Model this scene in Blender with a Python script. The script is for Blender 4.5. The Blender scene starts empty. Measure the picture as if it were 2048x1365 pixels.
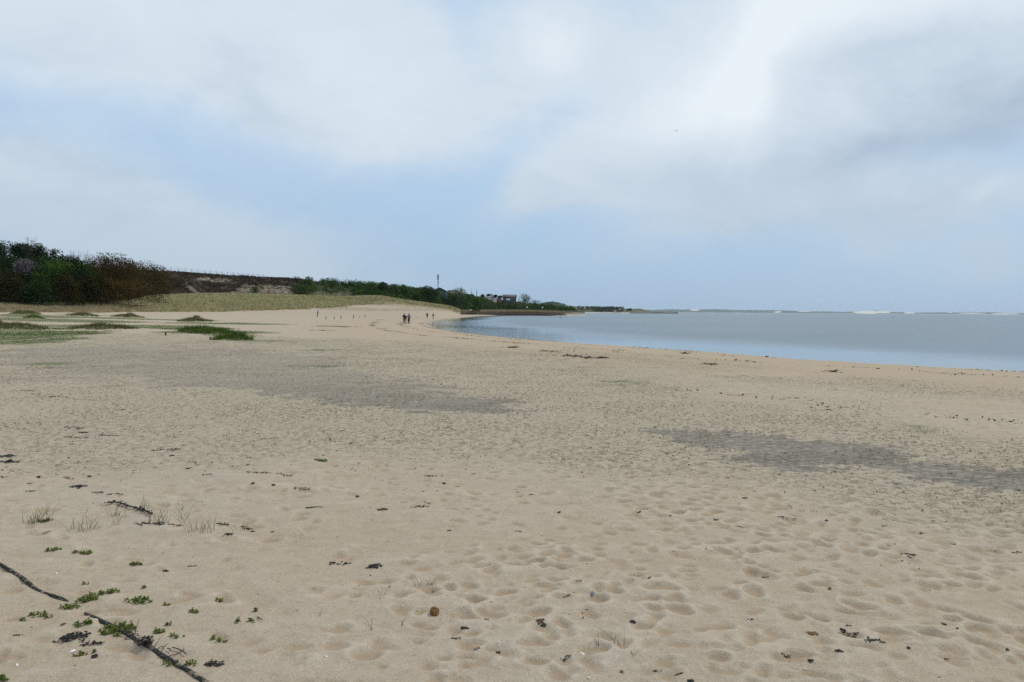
import bpy, math, random
import numpy as np
from mathutils import Vector
R = math.radians
rs = np.random.RandomState(7)
random.seed(7)
scene = bpy.context.scene
COL = scene.collection
# ------------------------------------------------------------------ camera model
F, CX, CY = 1593.0, 1024.0, 682.5
HC = 2.0
PITCH = math.atan((CY-623.4)/F)
ROLL = R(0.34)
fw = np.array([0, math.cos(PITCH), -math.sin(PITCH)])
r0 = np.array([1.0, 0, 0]); u0 = np.array([0, math.sin(PITCH), math.cos(PITCH)])
rt = r0*math.cos(ROLL)+u0*math.sin(ROLL)
up = -r0*math.sin(ROLL)+u0*math.cos(ROLL)
CAM = np.array([0, 0, HC])
def ray(px, py):
    return fw + (px-CX)/F*rt - (py-CY)/F*up
def at(px, py, d):
    """point d metres ahead (along +Y) of where the photographer stood"""
    r = ray(px, py); return CAM + r*(d/r[1])
def flat(px, py, z=0.15):
    r = ray(px, py); return CAM + r*((z-HC)/r[2])
# ------------------------------------------------------------------ noise
def _h(xi, yi, s):
    h = (xi*374761393 + yi*668265263 + s*1274126177) & 0xffffffff
    h = ((h ^ (h >> 13))*1274126177) & 0xffffffff
    return ((h ^ (h >> 16)) & 0xffff)/65535.0
def vn(x, y, s=0):
    x = np.asarray(x, float); y = np.asarray(y, float)
    xi = np.floor(x).astype(np.int64); yi = np.floor(y).astype(np.int64)
    fx = x-xi; fy = y-yi
    fx = fx*fx*fx*(fx*(fx*6-15)+10); fy = fy*fy*fy*(fy*(fy*6-15)+10)
    a = _h(xi, yi, s); b = _h(xi+1, yi, s); c = _h(xi, yi+1, s); d = _h(xi+1, yi+1, s)
    return (a+(b-a)*fx)*(1-fy)+(c+(d-c)*fx)*fy
def fbm(x, y, s=0, o=4, g=0.5):
    t = 0; a = 1; n = 0
    x = np.asarray(x, float); y = np.asarray(y, float)
    for i in range(o):
        t = t + a*(vn(x*math.cos(i)-y*math.sin(i)+i*17.3, x*math.sin(i)+y*math.cos(i)-i*9.1, s+i)-0.5)
        n += a; a *= g; x = x*2.03; y = y*2.03
    return t/n*2
def sm(a, b, x):
    t = np.clip((x-a)/(b-a), 0, 1); return t*t*(3-2*t)
# ------------------------------------------------------------------ objects
def props(o, label=None, cat=None, group=None, kind=None):
    if label: o['label'] = label
    if cat: o['category'] = cat
    if group: o['group'] = group
    if kind: o['kind'] = kind
    return o
def mesh_np(name, V, Fa, mat=None, parent=None, smooth=False, attrs=None, loc=None):
    V = np.ascontiguousarray(V, dtype=np.float32)
    me = bpy.data.meshes.new(name)
    Fs = Fa if isinstance(Fa, list) else [Fa]
    Fs = [np.asarray(f, dtype=np.int32) for f in Fs if len(f)]
    if loc is not None: V = V-np.asarray(loc, dtype=np.float32)
    nl = sum(f.size for f in Fs); nf = sum(len(f) for f in Fs)
    me.vertices.add(len(V)); me.vertices.foreach_set('co', V.ravel())
    me.loops.add(nl); me.loops.foreach_set('vertex_index', np.concatenate([f.ravel() for f in Fs]))
    me.polygons.add(nf)
    tot = np.concatenate([np.full(len(f), f.shape[1], dtype=np.int32) for f in Fs])
    st = np.concatenate([[0], np.cumsum(tot)[:-1]]).astype(np.int32)
    me.polygons.foreach_set('loop_start', st); me.polygons.foreach_set('loop_total', tot)
    if smooth: me.polygons.foreach_set('use_smooth', np.ones(nf, dtype=bool))
    me.update(calc_edges=True)
    for k, a in (attrs or {}).items():
        at_ = me.attributes.new(k, 'FLOAT', 'POINT'); at_.data.foreach_set('value', np.asarray(a, dtype=np.float32))
    o = bpy.data.objects.new(name, me); COL.objects.link(o)
    if mat: me.materials.append(mat)
    if loc is not None and parent is None: o.location = [float(v) for v in loc]
    if parent is not None: o.parent = parent
    return o
class MB:
    """collects quads / tris into one mesh"""
    def __init__(s): s.V = []; s.Q = []; s.T = []; s.n = 0
    def add(s, V, Q=None, T=None):
        V = np.asarray(V, float).reshape(-1, 3)
        if Q is not None and len(Q): s.Q.append(np.asarray(Q)+s.n)
        if T is not None and len(T): s.T.append(np.asarray(T)+s.n)
        s.V.append(V); s.n += len(V); return s
    def box(s, a, b):
        x0, y0, z0 = a; x1, y1, z1 = b
        V = [(x0,y0,z0),(x1,y0,z0),(x1,y1,z0),(x0,y1,z0),(x0,y0,z1),(x1,y0,z1),(x1,y1,z1),(x0,y1,z1)]
        return s.add(V, [(0,3,2,1),(4,5,6,7),(0,1,5,4),(1,2,6,5),(2,3,7,6),(3,0,4,7)])
    def tube(s, P, rad, n=6, cap=True, tw=0.0, lump=None):
        P = np.asarray(P, float); m = len(P); rad = np.broadcast_to(np.asarray(rad, float), (m,))
        T = np.gradient(P, axis=0); T /= np.linalg.norm(T, axis=1)[:, None]+1e-9
        ref = np.array([0, 0, 1.0]) if abs(T[:, 2]).mean() < .8 else np.array([1.0, 0, 0])
        A = np.cross(T, ref); A /= np.linalg.norm(A, axis=1)[:, None]+1e-9; B = np.cross(T, A)
        ph = np.arange(n)/n*2*math.pi
        k = np.arange(m)[:, None]
        a = ph[None, :]+tw*k
        rr = rad[:, None]*np.ones((m, n))
        if lump is not None: rr = rr*lump
        V = P[:, None, :]+rr[..., None]*(np.cos(a)[..., None]*A[:, None, :]+np.sin(a)[..., None]*B[:, None, :])
        i = np.arange(m-1)[:, None]*n; j = np.arange(n)[None, :]; j2 = (j+1) % n
        Q = np.stack([i+j, i+j2, i+n+j2, i+n+j], -1).reshape(-1, 4)
        V = V.reshape(-1, 3); Tn = []
        if cap:
            V = np.vstack([V, P[0]-T[0]*rad[0]*.5, P[-1]+T[-1]*rad[-1]*.5])
            c0 = m*n; c1 = c0+1
            Tn = [(c0, (q+1) % n, q) for q in range(n)]+[(c1, (m-1)*n+q, (m-1)*n+(q+1) % n) for q in range(n)]
        return s.add(V, Q, Tn)
    def ball(s, c, r, n=10, m=7, amp=0.0, seed=0):
        c = np.asarray(c, float); r = np.broadcast_to(np.asarray(r, float), (3,))
        th = np.linspace(0, math.pi, m+2)[1:-1]; ph = np.arange(n)/n*2*math.pi
        D = np.stack([np.outer(np.sin(th), np.cos(ph)), np.outer(np.sin(th), np.sin(ph)), np.outer(np.cos(th), np.ones(n))], -1).reshape(-1, 3)
        k = 1+amp*(np.random.RandomState(seed).rand(len(D))-.5)
        V = np.vstack([c+D*r*k[:, None], c+[0, 0, r[2]], c-[0, 0, r[2]]])
        Q = []; T = []
        for i in range(m-1):
            for j in range(n): Q.append((i*n+j, (i+1)*n+j, (i+1)*n+(j+1) % n, i*n+(j+1) % n))
        for j in range(n):
            T.append((m*n, j, (j+1) % n)); T.append((m*n+1, (m-1)*n+(j+1) % n, (m-1)*n+j))
        return s.add(V, Q, T)
    def cards(s, P, size, U=None, W=None, flat=0.0):
        """leaf quads at P, random facing"""
        P = np.asarray(P, float); n = len(P)
        size = np.broadcast_to(np.asarray(size, float), (n,))
        a = rs.normal(size=(n, 3)) if U is None else U
        a = a*np.array([1, 1, 1-flat]); a /= np.linalg.norm(a, axis=1)[:, None]+1e-9
        b = rs.normal(size=(n, 3)) if W is None else W
        b = b-a*(a*b).sum(1)[:, None]; b /= np.linalg.norm(b, axis=1)[:, None]+1e-9
        a = a*size[:, None]*.5; b = b*size[:, None]*.32
        V = np.stack([P-a, P-b+a*.1, P+a, P+b+a*.1], 1).reshape(-1, 3)
        q = np.arange(n)[:, None]*4+np.arange(4)[None, :]
        return s.add(V, q)
    def blades(s, P, h, w, lean=0.25, seg=2, bend=0.3):
        """grass blades from base points P; h,w arrays"""
        P = np.asarray(P, float); n = len(P)
        h = np.broadcast_to(np.asarray(h, float), (n,)); w = np.broadcast_to(np.asarray(w, float), (n,))
        az = rs.rand(n)*2*math.pi; L = np.stack([np.cos(az), np.sin(az), np.zeros(n)], 1)
        fa = rs.rand(n)*2*math.pi; S = np.stack([np.cos(fa), np.sin(fa), np.zeros(n)], 1)
        le = rs.rand(n)*lean
        rows = []
        for k in range(seg+1):
            t = k/seg
            c = P+L*(h*(le*t+bend*rs.rand(n)*0+bend*le*2*t*t))[:, None]+np.array([0, 0, 1])*(h*t*(1-.25*le*t))[:, None]
            ww = w*(1-t*.92)*.5
            rows.append(c-S*ww[:, None]); rows.append(c+S*ww[:, None])
        V = np.stack(rows, 1).reshape(-1, 3); m = 2*(seg+1)
        q = np.concatenate([np.arange(n)[:, None]*m+np.array([[2*k, 2*k+1, 2*k+3, 2*k+2]]) for k in range(seg)])
        return s.add(V, q)
    def build(s, name, mat, parent=None, smooth=False, loc=None):
        V = np.vstack(s.V); Fa = []
        if s.Q: Fa.append(np.vstack(s.Q))
        if s.T: Fa.append(np.vstack(s.T))
        if parent is not None: V = V-np.array(parent.location)[None, :]
        return mesh_np(name, V, Fa, mat, parent, smooth, loc=loc)
def empty(name, loc, label=None, cat=None, group=None):
    o = bpy.data.objects.new(name, None); COL.objects.link(o)
    o.location = [float(v) for v in loc]; o.empty_display_size = .1
    return props(o, label, cat, group)
# ------------------------------------------------------------------ materials
class NT:
    def __init__(s, nt): s.nt = nt; s.N = nt.nodes; s.L = nt.links
    def new(s, t, **kw):
        n = s.N.new(t)
        for k, v in kw.items(): setattr(n, k, v)
        return n
    def put(s, sock, v):
        if v is None: return
        if hasattr(v, 'links') or isinstance(v, bpy.types.NodeSocket): s.L.new(v, sock)
        elif isinstance(v, (tuple, list)) and len(v) == 3 and sock.type == 'RGBA': sock.default_value = (*v, 1)
        else: sock.default_value = v
    def m(s, op, a, b=None, c=None, clamp=False):
        n = s.new('ShaderNodeMath', operation=op, use_clamp=clamp)
        for i, v in enumerate((a, b, c)):
            if v is not None: s.put(n.inputs[i], v)
        return n.outputs[0]
    def mix(s, f, a, b, mode='MIX'):
        n = s.new('ShaderNodeMix', data_type='RGBA', blend_type=mode)
        s.put(n.inputs[0], f); s.put(n.inputs[6], a); s.put(n.inputs[7], b); return n.outputs[2]
    def noise(s, vec, scale, detail=4, rough=.55, out=0, dist=0):
        n = s.new('ShaderNodeTexNoise'); s.put(n.inputs['Vector'], vec)
        n.inputs['Scale'].default_value = scale; n.inputs['Detail'].default_value = detail
        n.inputs['Roughness'].default_value = rough; n.inputs['Distortion'].default_value = dist
        return n.outputs[out]
    def ramp(s, v, a, b, c=0, d=1, smooth=True):
        n = s.new('ShaderNodeMapRange', interpolation_type='SMOOTHSTEP' if smooth else 'LINEAR')
        s.put(n.inputs[0], v)
        for i, q in enumerate((a, b, c, d)): n.inputs[i+1].default_value = q
        return n.outputs[0]
    def attr(s, name):
        n = s.new('ShaderNodeAttribute'); n.attribute_name = name; return n.outputs['Fac']
    def pos(s): return s.new('ShaderNodeNewGeometry').outputs['Position']
    def isl(s): return s.new('ShaderNodeNewGeometry').outputs['Random Per Island']
    def scale(s, v, sc):
        n = s.new('ShaderNodeMapping'); s.put(n.inputs['Vector'], v); n.inputs['Scale'].default_value = sc; return n.outputs[0]
    def bump(s, h, strength, dist, normal=None):
        n = s.new('ShaderNodeBump'); s.put(n.inputs['Height'], h); s.put(n.inputs['Strength'], strength)
        n.inputs['Distance'].default_value = dist
        if normal is not None: s.L.new(normal, n.inputs['Normal'])
        return n.outputs[0]
def material(name, rough=.85, spec=.25):
    mt = bpy.data.materials.new(name); mt.use_nodes = True
    t = NT(mt.node_tree); b = t.N['Principled BSDF']
    b.inputs['Roughness'].default_value = rough; b.inputs['Specular IOR Level'].default_value = spec
    return mt, t, b
def simple(name, col, rough=.8, spec=.25, var=.25, nscale=8, bump=0.0, bscale=60, metal=0):
    mt, t, b = material(name, rough, spec)
    p = t.new('ShaderNodeTexCoord').outputs['Object']
    n = t.noise(p, nscale, 5, .6)
    c = t.mix(t.ramp(n, .3, .7), tuple(v*(1-var) for v in col), tuple(min(1, v*(1+var)) for v in col))
    t.put(b.inputs['Base Color'], c); b.inputs['Metallic'].default_value = metal
    if bump: t.put(b.inputs['Normal'], t.bump(t.noise(p, bscale, 4, .6), .6, bump))
    return mt
def leafmat(name, cols, rough=.6, trans=.25, nscale=.35, wn=.45):
    """foliage: each leaf takes a tint between the listed colours, clumps vary slowly"""
    mt, t, b = material(name, min(.9, rough+.15), .05)
    r = t.isl(); n = t.noise(t.pos(), nscale, 3, .6)
    k = t.m('ADD', t.m('MULTIPLY', r, 1-wn), t.m('MULTIPLY', t.ramp(n, .3, .7), wn))
    cr = t.new('ShaderNodeValToRGB'); t.put(cr.inputs[0], k)
    e = cr.color_ramp.elements
    while len(e) < len(cols): e.new(.5)
    for i, c in enumerate(cols):
        e[i].position = .12+.76*i/(len(cols)-1); e[i].color = (*c, 1)
    t.put(b.inputs['Base Color'], cr.outputs[0])
    if trans:
        tr = t.new('ShaderNodeBsdfTranslucent'); t.put(tr.inputs[0], cr.outputs[0])
        mx = t.new('ShaderNodeMixShader'); mx.inputs[0].default_value = trans
        t.L.new(b.outputs[0], mx.inputs[1]); t.L.new(tr.outputs[0], mx.inputs[2])
        t.L.new(mx.outputs[0], t.N['Material Output'].inputs[0])
    return mt
SKYK, SUN_E, HAZE, EXPO, DENOISE = .10, 2.1, 3.0e-5, 0.0, False
# ================================================================== shore line and ground height
ZW = -0.40
_sh = [(2048,746.5),(1716,729),(1600,721),(1500,711.5),(1400,705),(1300,697.5),(1180,689.5),(1092,683),(1053,679.4),(995,674),(936,667),(900,661.5),(880,657),(866,652),
       (861,648),(864,644.5),(872,642),(884,640.3),(897,639),(915,636.8),(936,634.8)]
SH = [(6000,-5000),(400,-330),(90,-50),(46,-2)]
SH += [tuple(flat(px, py, ZW)[:2]) for px, py in _sh]
SH += [(-16,400),(-8,455),(30,470),(52,520),(54,640),(60,900),(90,1500),(200,4000),(200,12000)]
SH = np.array(SH, float)
LAND = np.vstack([SH, [(-12000,12000),(-12000,-5000)]])
def sdist(x, y):
    d2 = np.full(np.shape(x), 1e18)
    for (ax, ay), (bx, by) in zip(SH[:-1], SH[1:]):
        dx, dy = bx-ax, by-ay; L = dx*dx+dy*dy
        t = np.clip(((x-ax)*dx+(y-ay)*dy)/L, 0, 1)
        d2 = np.minimum(d2, (x-ax-t*dx)**2+(y-ay-t*dy)**2)
    ins = np.zeros(np.shape(x), bool)
    n = len(LAND)
    for i in range(n):
        ax, ay = LAND[i]; bx, by = LAND[(i+1) % n]
        if ay == by: continue
        c = ((ay > y) != (by > y)) & (x < (bx-ax)*(y-ay)/(by-ay)+ax)
        ins ^= c
    return np.where(ins, 1, -1)*np.sqrt(d2)
# low hummocks that carry turf: px, py, half width m, half depth m, height m
HUM = [(50,637,1.7,2.0,.75),(68,641,1.0,1.2,.5),(2,658,2.6,2.6,.62),(165,637,2.0,2.0,.62),(256,637,2.2,2.0,.7),(207,655,2.3,1.8,.36),
       (390,642,1.9,2.0,.75),(397,660,1.4,1.1,.46),(430,666,1.5,1.0,.30),(465,673,1.0,.9,.42),(310,668,7,5,.22),(455,680,4,2,.08)]
HUMW = []
for px, py, a, b, h in HUM:
    g = flat(px, py, .45); HUMW.append((g[0], g[1], a, b, h))
def base_z(x, y, sd=None):
    if sd is None: sd = sdist(x, y)
    lf = fbm(x/23, y/23, 3, 3)
    zl = ZW+.52*(1-np.exp(-np.maximum(sd, 0)/5))+.0035*np.minimum(sd, 40)+1.0*sm(36, 84, sd)*sm(40, 110, np.hypot(x, y))
    zs = ZW+np.maximum(sd*.045, -3.0)
    z = np.where(sd > 0, zl, zs)
    z = z+lf*.10*sm(4, 25, sd)
    z = z+fbm(x/3.1, y/3.1, 11, 3)*.05*sm(1, 8, sd)
    for hx, hy, a, b, h in HUMW:
        q = ((x-hx)/a)**2+((y-hy)/b)**2
        z = z+.72*h*np.exp(-q*1.1)*(1+1.0*fbm(x/1.1+hx, y/1.1, 5, 3, .6))
    return z
# near field: trampled sand, stamped as a raster of prints
RX0, RX1, RY0, RY1, RS = -9.5, 13.0, 2.6, 24.0, .015
nx = int((RX1-RX0)/RS); ny = int((RY1-RY0)/RS)
gx, gy = np.meshgrid(RX0+np.arange(nx)*RS, RY0+np.arange(ny)*RS)
RH = fbm(gx/.30, gy/.22, 21, 4, .6)*.016+fbm(gx/1.5, gy/1.1, 25, 3)*.030+fbm(gx/.11, gy/.085, 31, 3)*.0060
PIT = np.zeros_like(RH)
rp = np.random.RandomState(11)
PATCH = fbm(gx/2.2, gy/2.2, 77, 2)
def stamp(cx, cy, a, b, ang, d):
    w = max(a, b)*2.4
    i0 = max(0, int((cx-w-RX0)/RS)); i1 = min(nx, int((cx+w-RX0)/RS)); j0 = max(0, int((cy-w-RY0)/RS)); j1 = min(ny, int((cy+w-RY0)/RS))
    if i1-i0 < 2 or j1-j0 < 2: return
    X = gx[j0:j1, i0:i1]-cx; Y = gy[j0:j1, i0:i1]-cy
    u = X*math.cos(ang)+Y*math.sin(ang); v = -X*math.sin(ang)+Y*math.cos(ang)
    v = v+.25*u*u/a
    q = np.sqrt((u/a)**2+(v/b)**2)
    dip = np.clip(1-q*q, 0, 1)**.85; rim = np.exp(-((q-1.10)/.22)**2)
    wk = np.clip(1-1.1*PIT[j0:j1, i0:i1], .15, 1); RH[j0:j1, i0:i1] += (-d*dip+.45*d*rim)*wk
    PIT[j0:j1, i0:i1] = np.maximum(PIT[j0:j1, i0:i1]*.8, dip*min(1, d/.018))
for k in range(30000):
    x = rp.uniform(RX0, RX1); y = rp.uniform(RY0, RY1)
    p = .85 if x > -.4 else .60
    p *= 1-.70*sm(8.0, 13, y)
    if x < -1: p *= .8
    if PATCH[min(ny-1, int((y-RY0)/RS)), min(nx-1, int((x-RX0)/RS))] < -.2: p *= .3
    if rp.rand() > p: continue
    sc = rp.uniform(.5, 1.1)
    stamp(x, y, .088*sc*(1.35 if rp.rand() < .25 else 1), .054*sc*(1.3 if rp.rand() < .2 else 1), rp.choice([rp.normal(.35, .5), rp.normal(2.2, .6)]), rp.uniform(.008, .025)*(.45+.7*sc)*(1 if x > -1 else .72))
for k in range(900):     # small marks: paws, bird feet
    x = rp.uniform(RX0, 2); y = rp.uniform(3, 15)
    stamp(x, y, .035, .022, rp.rand()*3, rp.uniform(.004, .009))
def boxblur(M, k):
    for ax in (0, 1):
        P_ = np.pad(M, [(k+1, k) if a == ax else (0, 0) for a in (0, 1)], mode='edge'); C = np.cumsum(P_, axis=ax)
        M = (C[2*k+1:] - C[:-2*k-1])/(2*k+1) if ax == 0 else (C[:, 2*k+1:] - C[:, :-2*k-1])/(2*k+1)
    return M
RH = boxblur(RH, 1)
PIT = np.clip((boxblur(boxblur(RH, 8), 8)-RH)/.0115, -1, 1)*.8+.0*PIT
def detail(x, y):
    fx = (x-RX0)/RS; fy = (y-RY0)/RS
    inside = (fx > 0) & (fx < nx-2) & (fy > 0) & (fy < ny-2)
    fx = np.clip(fx, 0, nx-2.001); fy = np.clip(fy, 0, ny-2.001)
    i = fx.astype(int); j = fy.astype(int); a = fx-i; b = fy-j
    def S(M): return (M[j, i]*(1-a)+M[j, i+1]*a)*(1-b)+(M[j+1, i]*(1-a)+M[j+1, i+1]*a)*b
    e = np.minimum(np.minimum(fx, nx-2-fx), np.minimum(fy, ny-2-fy))*RS
    k = sm(0, 1.6, e)*inside
    r = np.hypot(x, y)
    far = (fbm(x/.42, y/.34, 41, 4, .6)*.030+fbm(x/1.9, y/1.4, 43, 2)*.03)*(1-sm(60, 110, r))
    return S(RH)*k+far*(1-k), S(PIT)*k
def gz_full(x, y):
    x = np.atleast_1d(np.asarray(x, float)); y = np.atleast_1d(np.asarray(y, float))
    sd = sdist(x, y)
    return base_z(x, y, sd)+detail(x, y)[0]*sm(.3, 5, sd)
GFULL = None
def gz(x, y):
    global GFULL
    x = np.atleast_1d(np.asarray(x, float)); y = np.atleast_1d(np.asarray(y, float))
    if x.min() < RX0+.1 or x.max() > RX1-.1 or y.min() < RY0+.1 or y.max() > RY1-.1: return gz_full(x, y)
    if GFULL is None: GFULL = gz_full(gx.ravel(), gy.ravel()).reshape(gx.shape)
    fx = (x-RX0)/RS; fy = (y-RY0)/RS; i = fx.astype(int); j = fy.astype(int); a = fx-i; b = fy-j; M = GFULL
    return (M[j, i]*(1-a)+M[j, i+1]*a)*(1-b)+(M[j+1, i]*(1-a)+M[j+1, i+1]*a)*b
def on(px, py):
    r = ray(px, py); z = .2
    for _ in range(14):
        t = (z-HC)/r[2]; p = CAM+r*t
        z = z+.6*(float(gz(p[0], p[1])[0])-z)
    return np.array([p[0], p[1], z])
def onv(px, py):
    """vector version"""
    px = np.asarray(px, float); py = np.asarray(py, float)
    r = fw[None]+((px-CX)/F)[:, None]*rt[None]-((py-CY)/F)[:, None]*up[None]
    z = np.full(len(px), .2)
    for _ in range(10):
        t = (z-HC)/r[:, 2]; p = CAM[None]+r*t[:, None]; z = z+.6*(gz(p[:, 0], p[:, 1])-z)
    p[:, 2] = z; return p
# ------------------------------------------------------------------ patches on the ground, in world metres
def strip_mask(x, y, P, soft=1.0):
    """P: list of (px,py,half width m); returns 1 in the middle falling to 0 at the edge"""
    W = [(*flat(a, b, .12)[:2], w) for a, b, w in P]
    best = np.zeros(np.shape(x))
    for (ax, ay, aw), (bx, by, bw) in zip(W[:-1], W[1:]):
        dx, dy = bx-ax, by-ay; L = dx*dx+dy*dy
        t = np.clip(((x-ax)*dx+(y-ay)*dy)/L, 0, 1)
        d = np.hypot(x-ax-t*dx, y-ay-t*dy)/(aw+(bw-aw)*t)
        best = np.maximum(best, 1-d/ (1+soft))
    return np.clip(best, 0, 1)
MUD = [(180,706,3.5),(290,716,6.5),(380,735,5.5),(470,750,3.8),(560,768,2.8),(640,790,2.0),(730,803,1.3),(850,815,1.2),(910,822,1.1),(1010,834,.7)]
MUDR = [(1330,880,.35),(1410,888,.65),(1520,898,.85),(1640,916,.95),(1760,938,.95),(1900,962,.85),(2050,980,.75),(2300,1015,.6)]
ALG = [(-100,700,6),(150,695,12),(400,710,15),(620,735,13),(850,780,8.5),(1100,830,5.5),(1350,880,3.6),(1600,905,3.1),(1900,950,2.6),(2300,1000,2.2)]
ALG2 = [(1500,765,2.2),(1750,780,3.0),(2150,800,3.0)]
GREEN = [(-70,672,6,14),(20,673,4.3,10),(60,682,1.8,5),(10,659,6,8),(95,735,.9,1.2),(1240,770,.9,.55),(1290,774,.7,.3),(1835,860,.33,.25),(645,701,1.8,1.6),(640,738,1.2,.9),(430,664,4.6,4),(395,657,3.5,4),(520,679,2.6,2.2),
         (110,644,13,9),(235,652,8,7),(60,640,9,9),(262,640,9,7),(430,646,8,5),(500,648,6,3),(390,641,4,5),(340,655,5,4),(468,671,2.4,3),(165,637,5,6)]
GW = []
for px, py, a, b in GREEN:
    g = flat(px, py, .3 if py < 700 else .15); GW.append((g[0], g[1], a, b))
def green_mask(x, y):
    g = np.zeros(np.shape(x))
    for hx, hy, a, b in GW:
        q = ((x-hx)/a)**2+((y-hy)/b)**2
        g = np.maximum(g, np.clip(1.25-q*.9, 0, 1) if hy > 48 or hx < -22 else np.clip(1.1-q, 0, 1)*.62)
    for hx, hy, a, b, h in HUMW[:10]: g = np.maximum(g, np.clip(1.4-(((x-hx)/a)**2+((y-hy)/b)**2)*.7, 0, 1))
    return g
def masks(x, y, sd):
    n1 = fbm(x/1.5, y/1.3, 51, 5, .68); n2 = fbm(x/6, y/6, 55, 3)
    mud = np.maximum(strip_mask(x, y, MUD, .9), strip_mask(x, y, MUDR, 1.0))
    mud = sm(.22, .62, mud+n1*.62+.35*fbm(x/.5, y/.22, 59, 4, .65))*sm(0, .2, mud)
    alg = np.maximum(strip_mask(x, y, ALG, .5), .75*strip_mask(x, y, ALG2, .5))
    alg = sm(.05, .6, alg+n2*.35+n1*.18)*sm(0, .08, alg)
    gr = green_mask(x, y); gr = sm(.25, .75, gr+n1*.45+.45*fbm(x/.32, y/.32, 58, 3, .6)*(gr < .63))*sm(0, .05, gr)
    return mud, alg, gr
# ------------------------------------------------------------------ ground mesh: rings round the standpoint
az_f = np.arctan((np.arange(-180, 2236, 3.2)-CX)/F)
az_o = np.concatenate([np.linspace(-math.pi, az_f[0], 34)[:-1], az_f, np.linspace(az_f[-1], math.pi, 34)[1:-1]])
rr_ = [.02, 1.2, 2.0, 2.6, 3.0]
r = 3.2
while r < 15500:
    rr_.append(r); r *= 1.0036 if r < 34 else (1.0065 if r < 150 else (1.013 if r < 800 else 1.09))
rr_ = np.array(rr_)
A, RR = np.meshgrid(az_o, rr_)
X = RR*np.sin(A); Y = RR*np.cos(A)
sdg = sdist(X, Y); RR0 = RR
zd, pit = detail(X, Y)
Z = base_z(X, Y, sdg)+zd*sm(.3, 5, sdg)
mud, alg, grn = masks(X, Y, sdg)
Z = Z-.012*mud*(1-sm(30, 60, RR))-zd*.75*mud*sm(.3, 5, sdg)
nr, nc = X.shape
i = np.arange(nr-1)[:, None]*nc; j = np.arange(nc)[None, :]; j2 = (j+1) % nc
Q = np.stack([i+j, i+nc+j, i+nc+j2, i+j2], -1).reshape(-1, 4)
V = np.stack([X, Y, Z], -1).reshape(-1, 3)
def sand_nodes(t, pos):
    """shared colour of clean dry sand"""
    a = t.noise(pos, .35, 5, .6); b = t.noise(pos, 5.0, 5, .65); g = t.noise(pos, 130, 3, .8)
    c = t.mix(t.ramp(a, .3, .7), SAND_A, SAND_B)
    c = t.mix(t.m('MULTIPLY', t.ramp(b, .35, .75), .35), c, SAND_C)
    c = t.mix(t.m('MULTIPLY', t.ramp(g, .42, .60), .55), c, tuple(v*.48 for v in SAND_A))
    c = t.mix(t.m('MULTIPLY', t.ramp(t.noise(pos, 42, 4, .75), .52, .66), .38), c, tuple(v*.5 for v in SAND_A))
    c = t.mix(t.m('MULTIPLY', t.ramp(t.noise(pos, 15, 4, .75), .54, .68), .30), c, tuple(v*.55 for v in SAND_C))
    c = t.mix(t.m('MULTIPLY', t.ramp(t.noise(pos, 33, 4, .75), .60, .70), .45), c, tuple(min(.9, v*1.35) for v in SAND_B))
    return c
SAND_A = (.462, .368, .262); SAND_B = (.472, .392, .296); SAND_C = (.362, .280, .190)
gm, t, b = material('beach_sand', .95, .12)
pos = t.pos()
c = sand_nodes(t, pos)
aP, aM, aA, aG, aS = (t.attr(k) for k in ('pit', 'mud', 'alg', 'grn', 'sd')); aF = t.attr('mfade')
c = t.mix(t.m('MULTIPLY', t.ramp(aP, .05, .9), .62), c, (.335, .232, .142))  # hollows: moist brown sand, with footprint shading also put into the colour
c = t.mix(t.m('MULTIPLY', t.ramp(aP, -.9, -.05, 1, 0), .35), c, (.56, .475, .37))  # crests: dry pale sand, with rim highlights put into the colour
# algal crust: grey green film broken by flecks
sp = t.noise(t.scale(pos, (1, 1, .3)), 11.0, 7, .78); sp2 = t.noise(pos, 38.0, 5, .75)
fl = t.m('MULTIPLY', t.ramp(sp, .50, .62), aA)
c = t.mix(t.m('MULTIPLY', aA, t.ramp(sp, .3, .7, .15, .6)), c, (.39, .335, .24))
c = t.mix(t.m('MULTIPLY', fl, .55), c, (.20, .175, .115))
c = t.mix(t.m('MULTIPLY', t.m('MULTIPLY', t.ramp(sp2, .54, .66), aA), .45), c, (.16, .13, .09))
# mud
mk = t.m('MULTIPLY', aM, t.ramp(t.m('ADD', sp, t.m('MULTIPLY', aM, .32)), .62, .80))
mk = t.m('MULTIPLY', mk, t.ramp(t.noise(t.scale(pos, (1, 3.5, .3)), 5.0, 5, .75), .36, .52, .45, 1))
c = t.mix(t.m('MULTIPLY', t.m('MULTIPLY', mk, .80), aF), c, t.mix(t.ramp(t.noise(pos, 1.2, 4), .35, .65), (.128, .117, .098), (.19, .172, .146)))
# turf soil
gk = t.m('MULTIPLY', aG, t.ramp(sp2, .40, .55))
c = t.mix(t.m('MULTIPLY', gk, .95), c, (.07, .11, .020))
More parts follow.
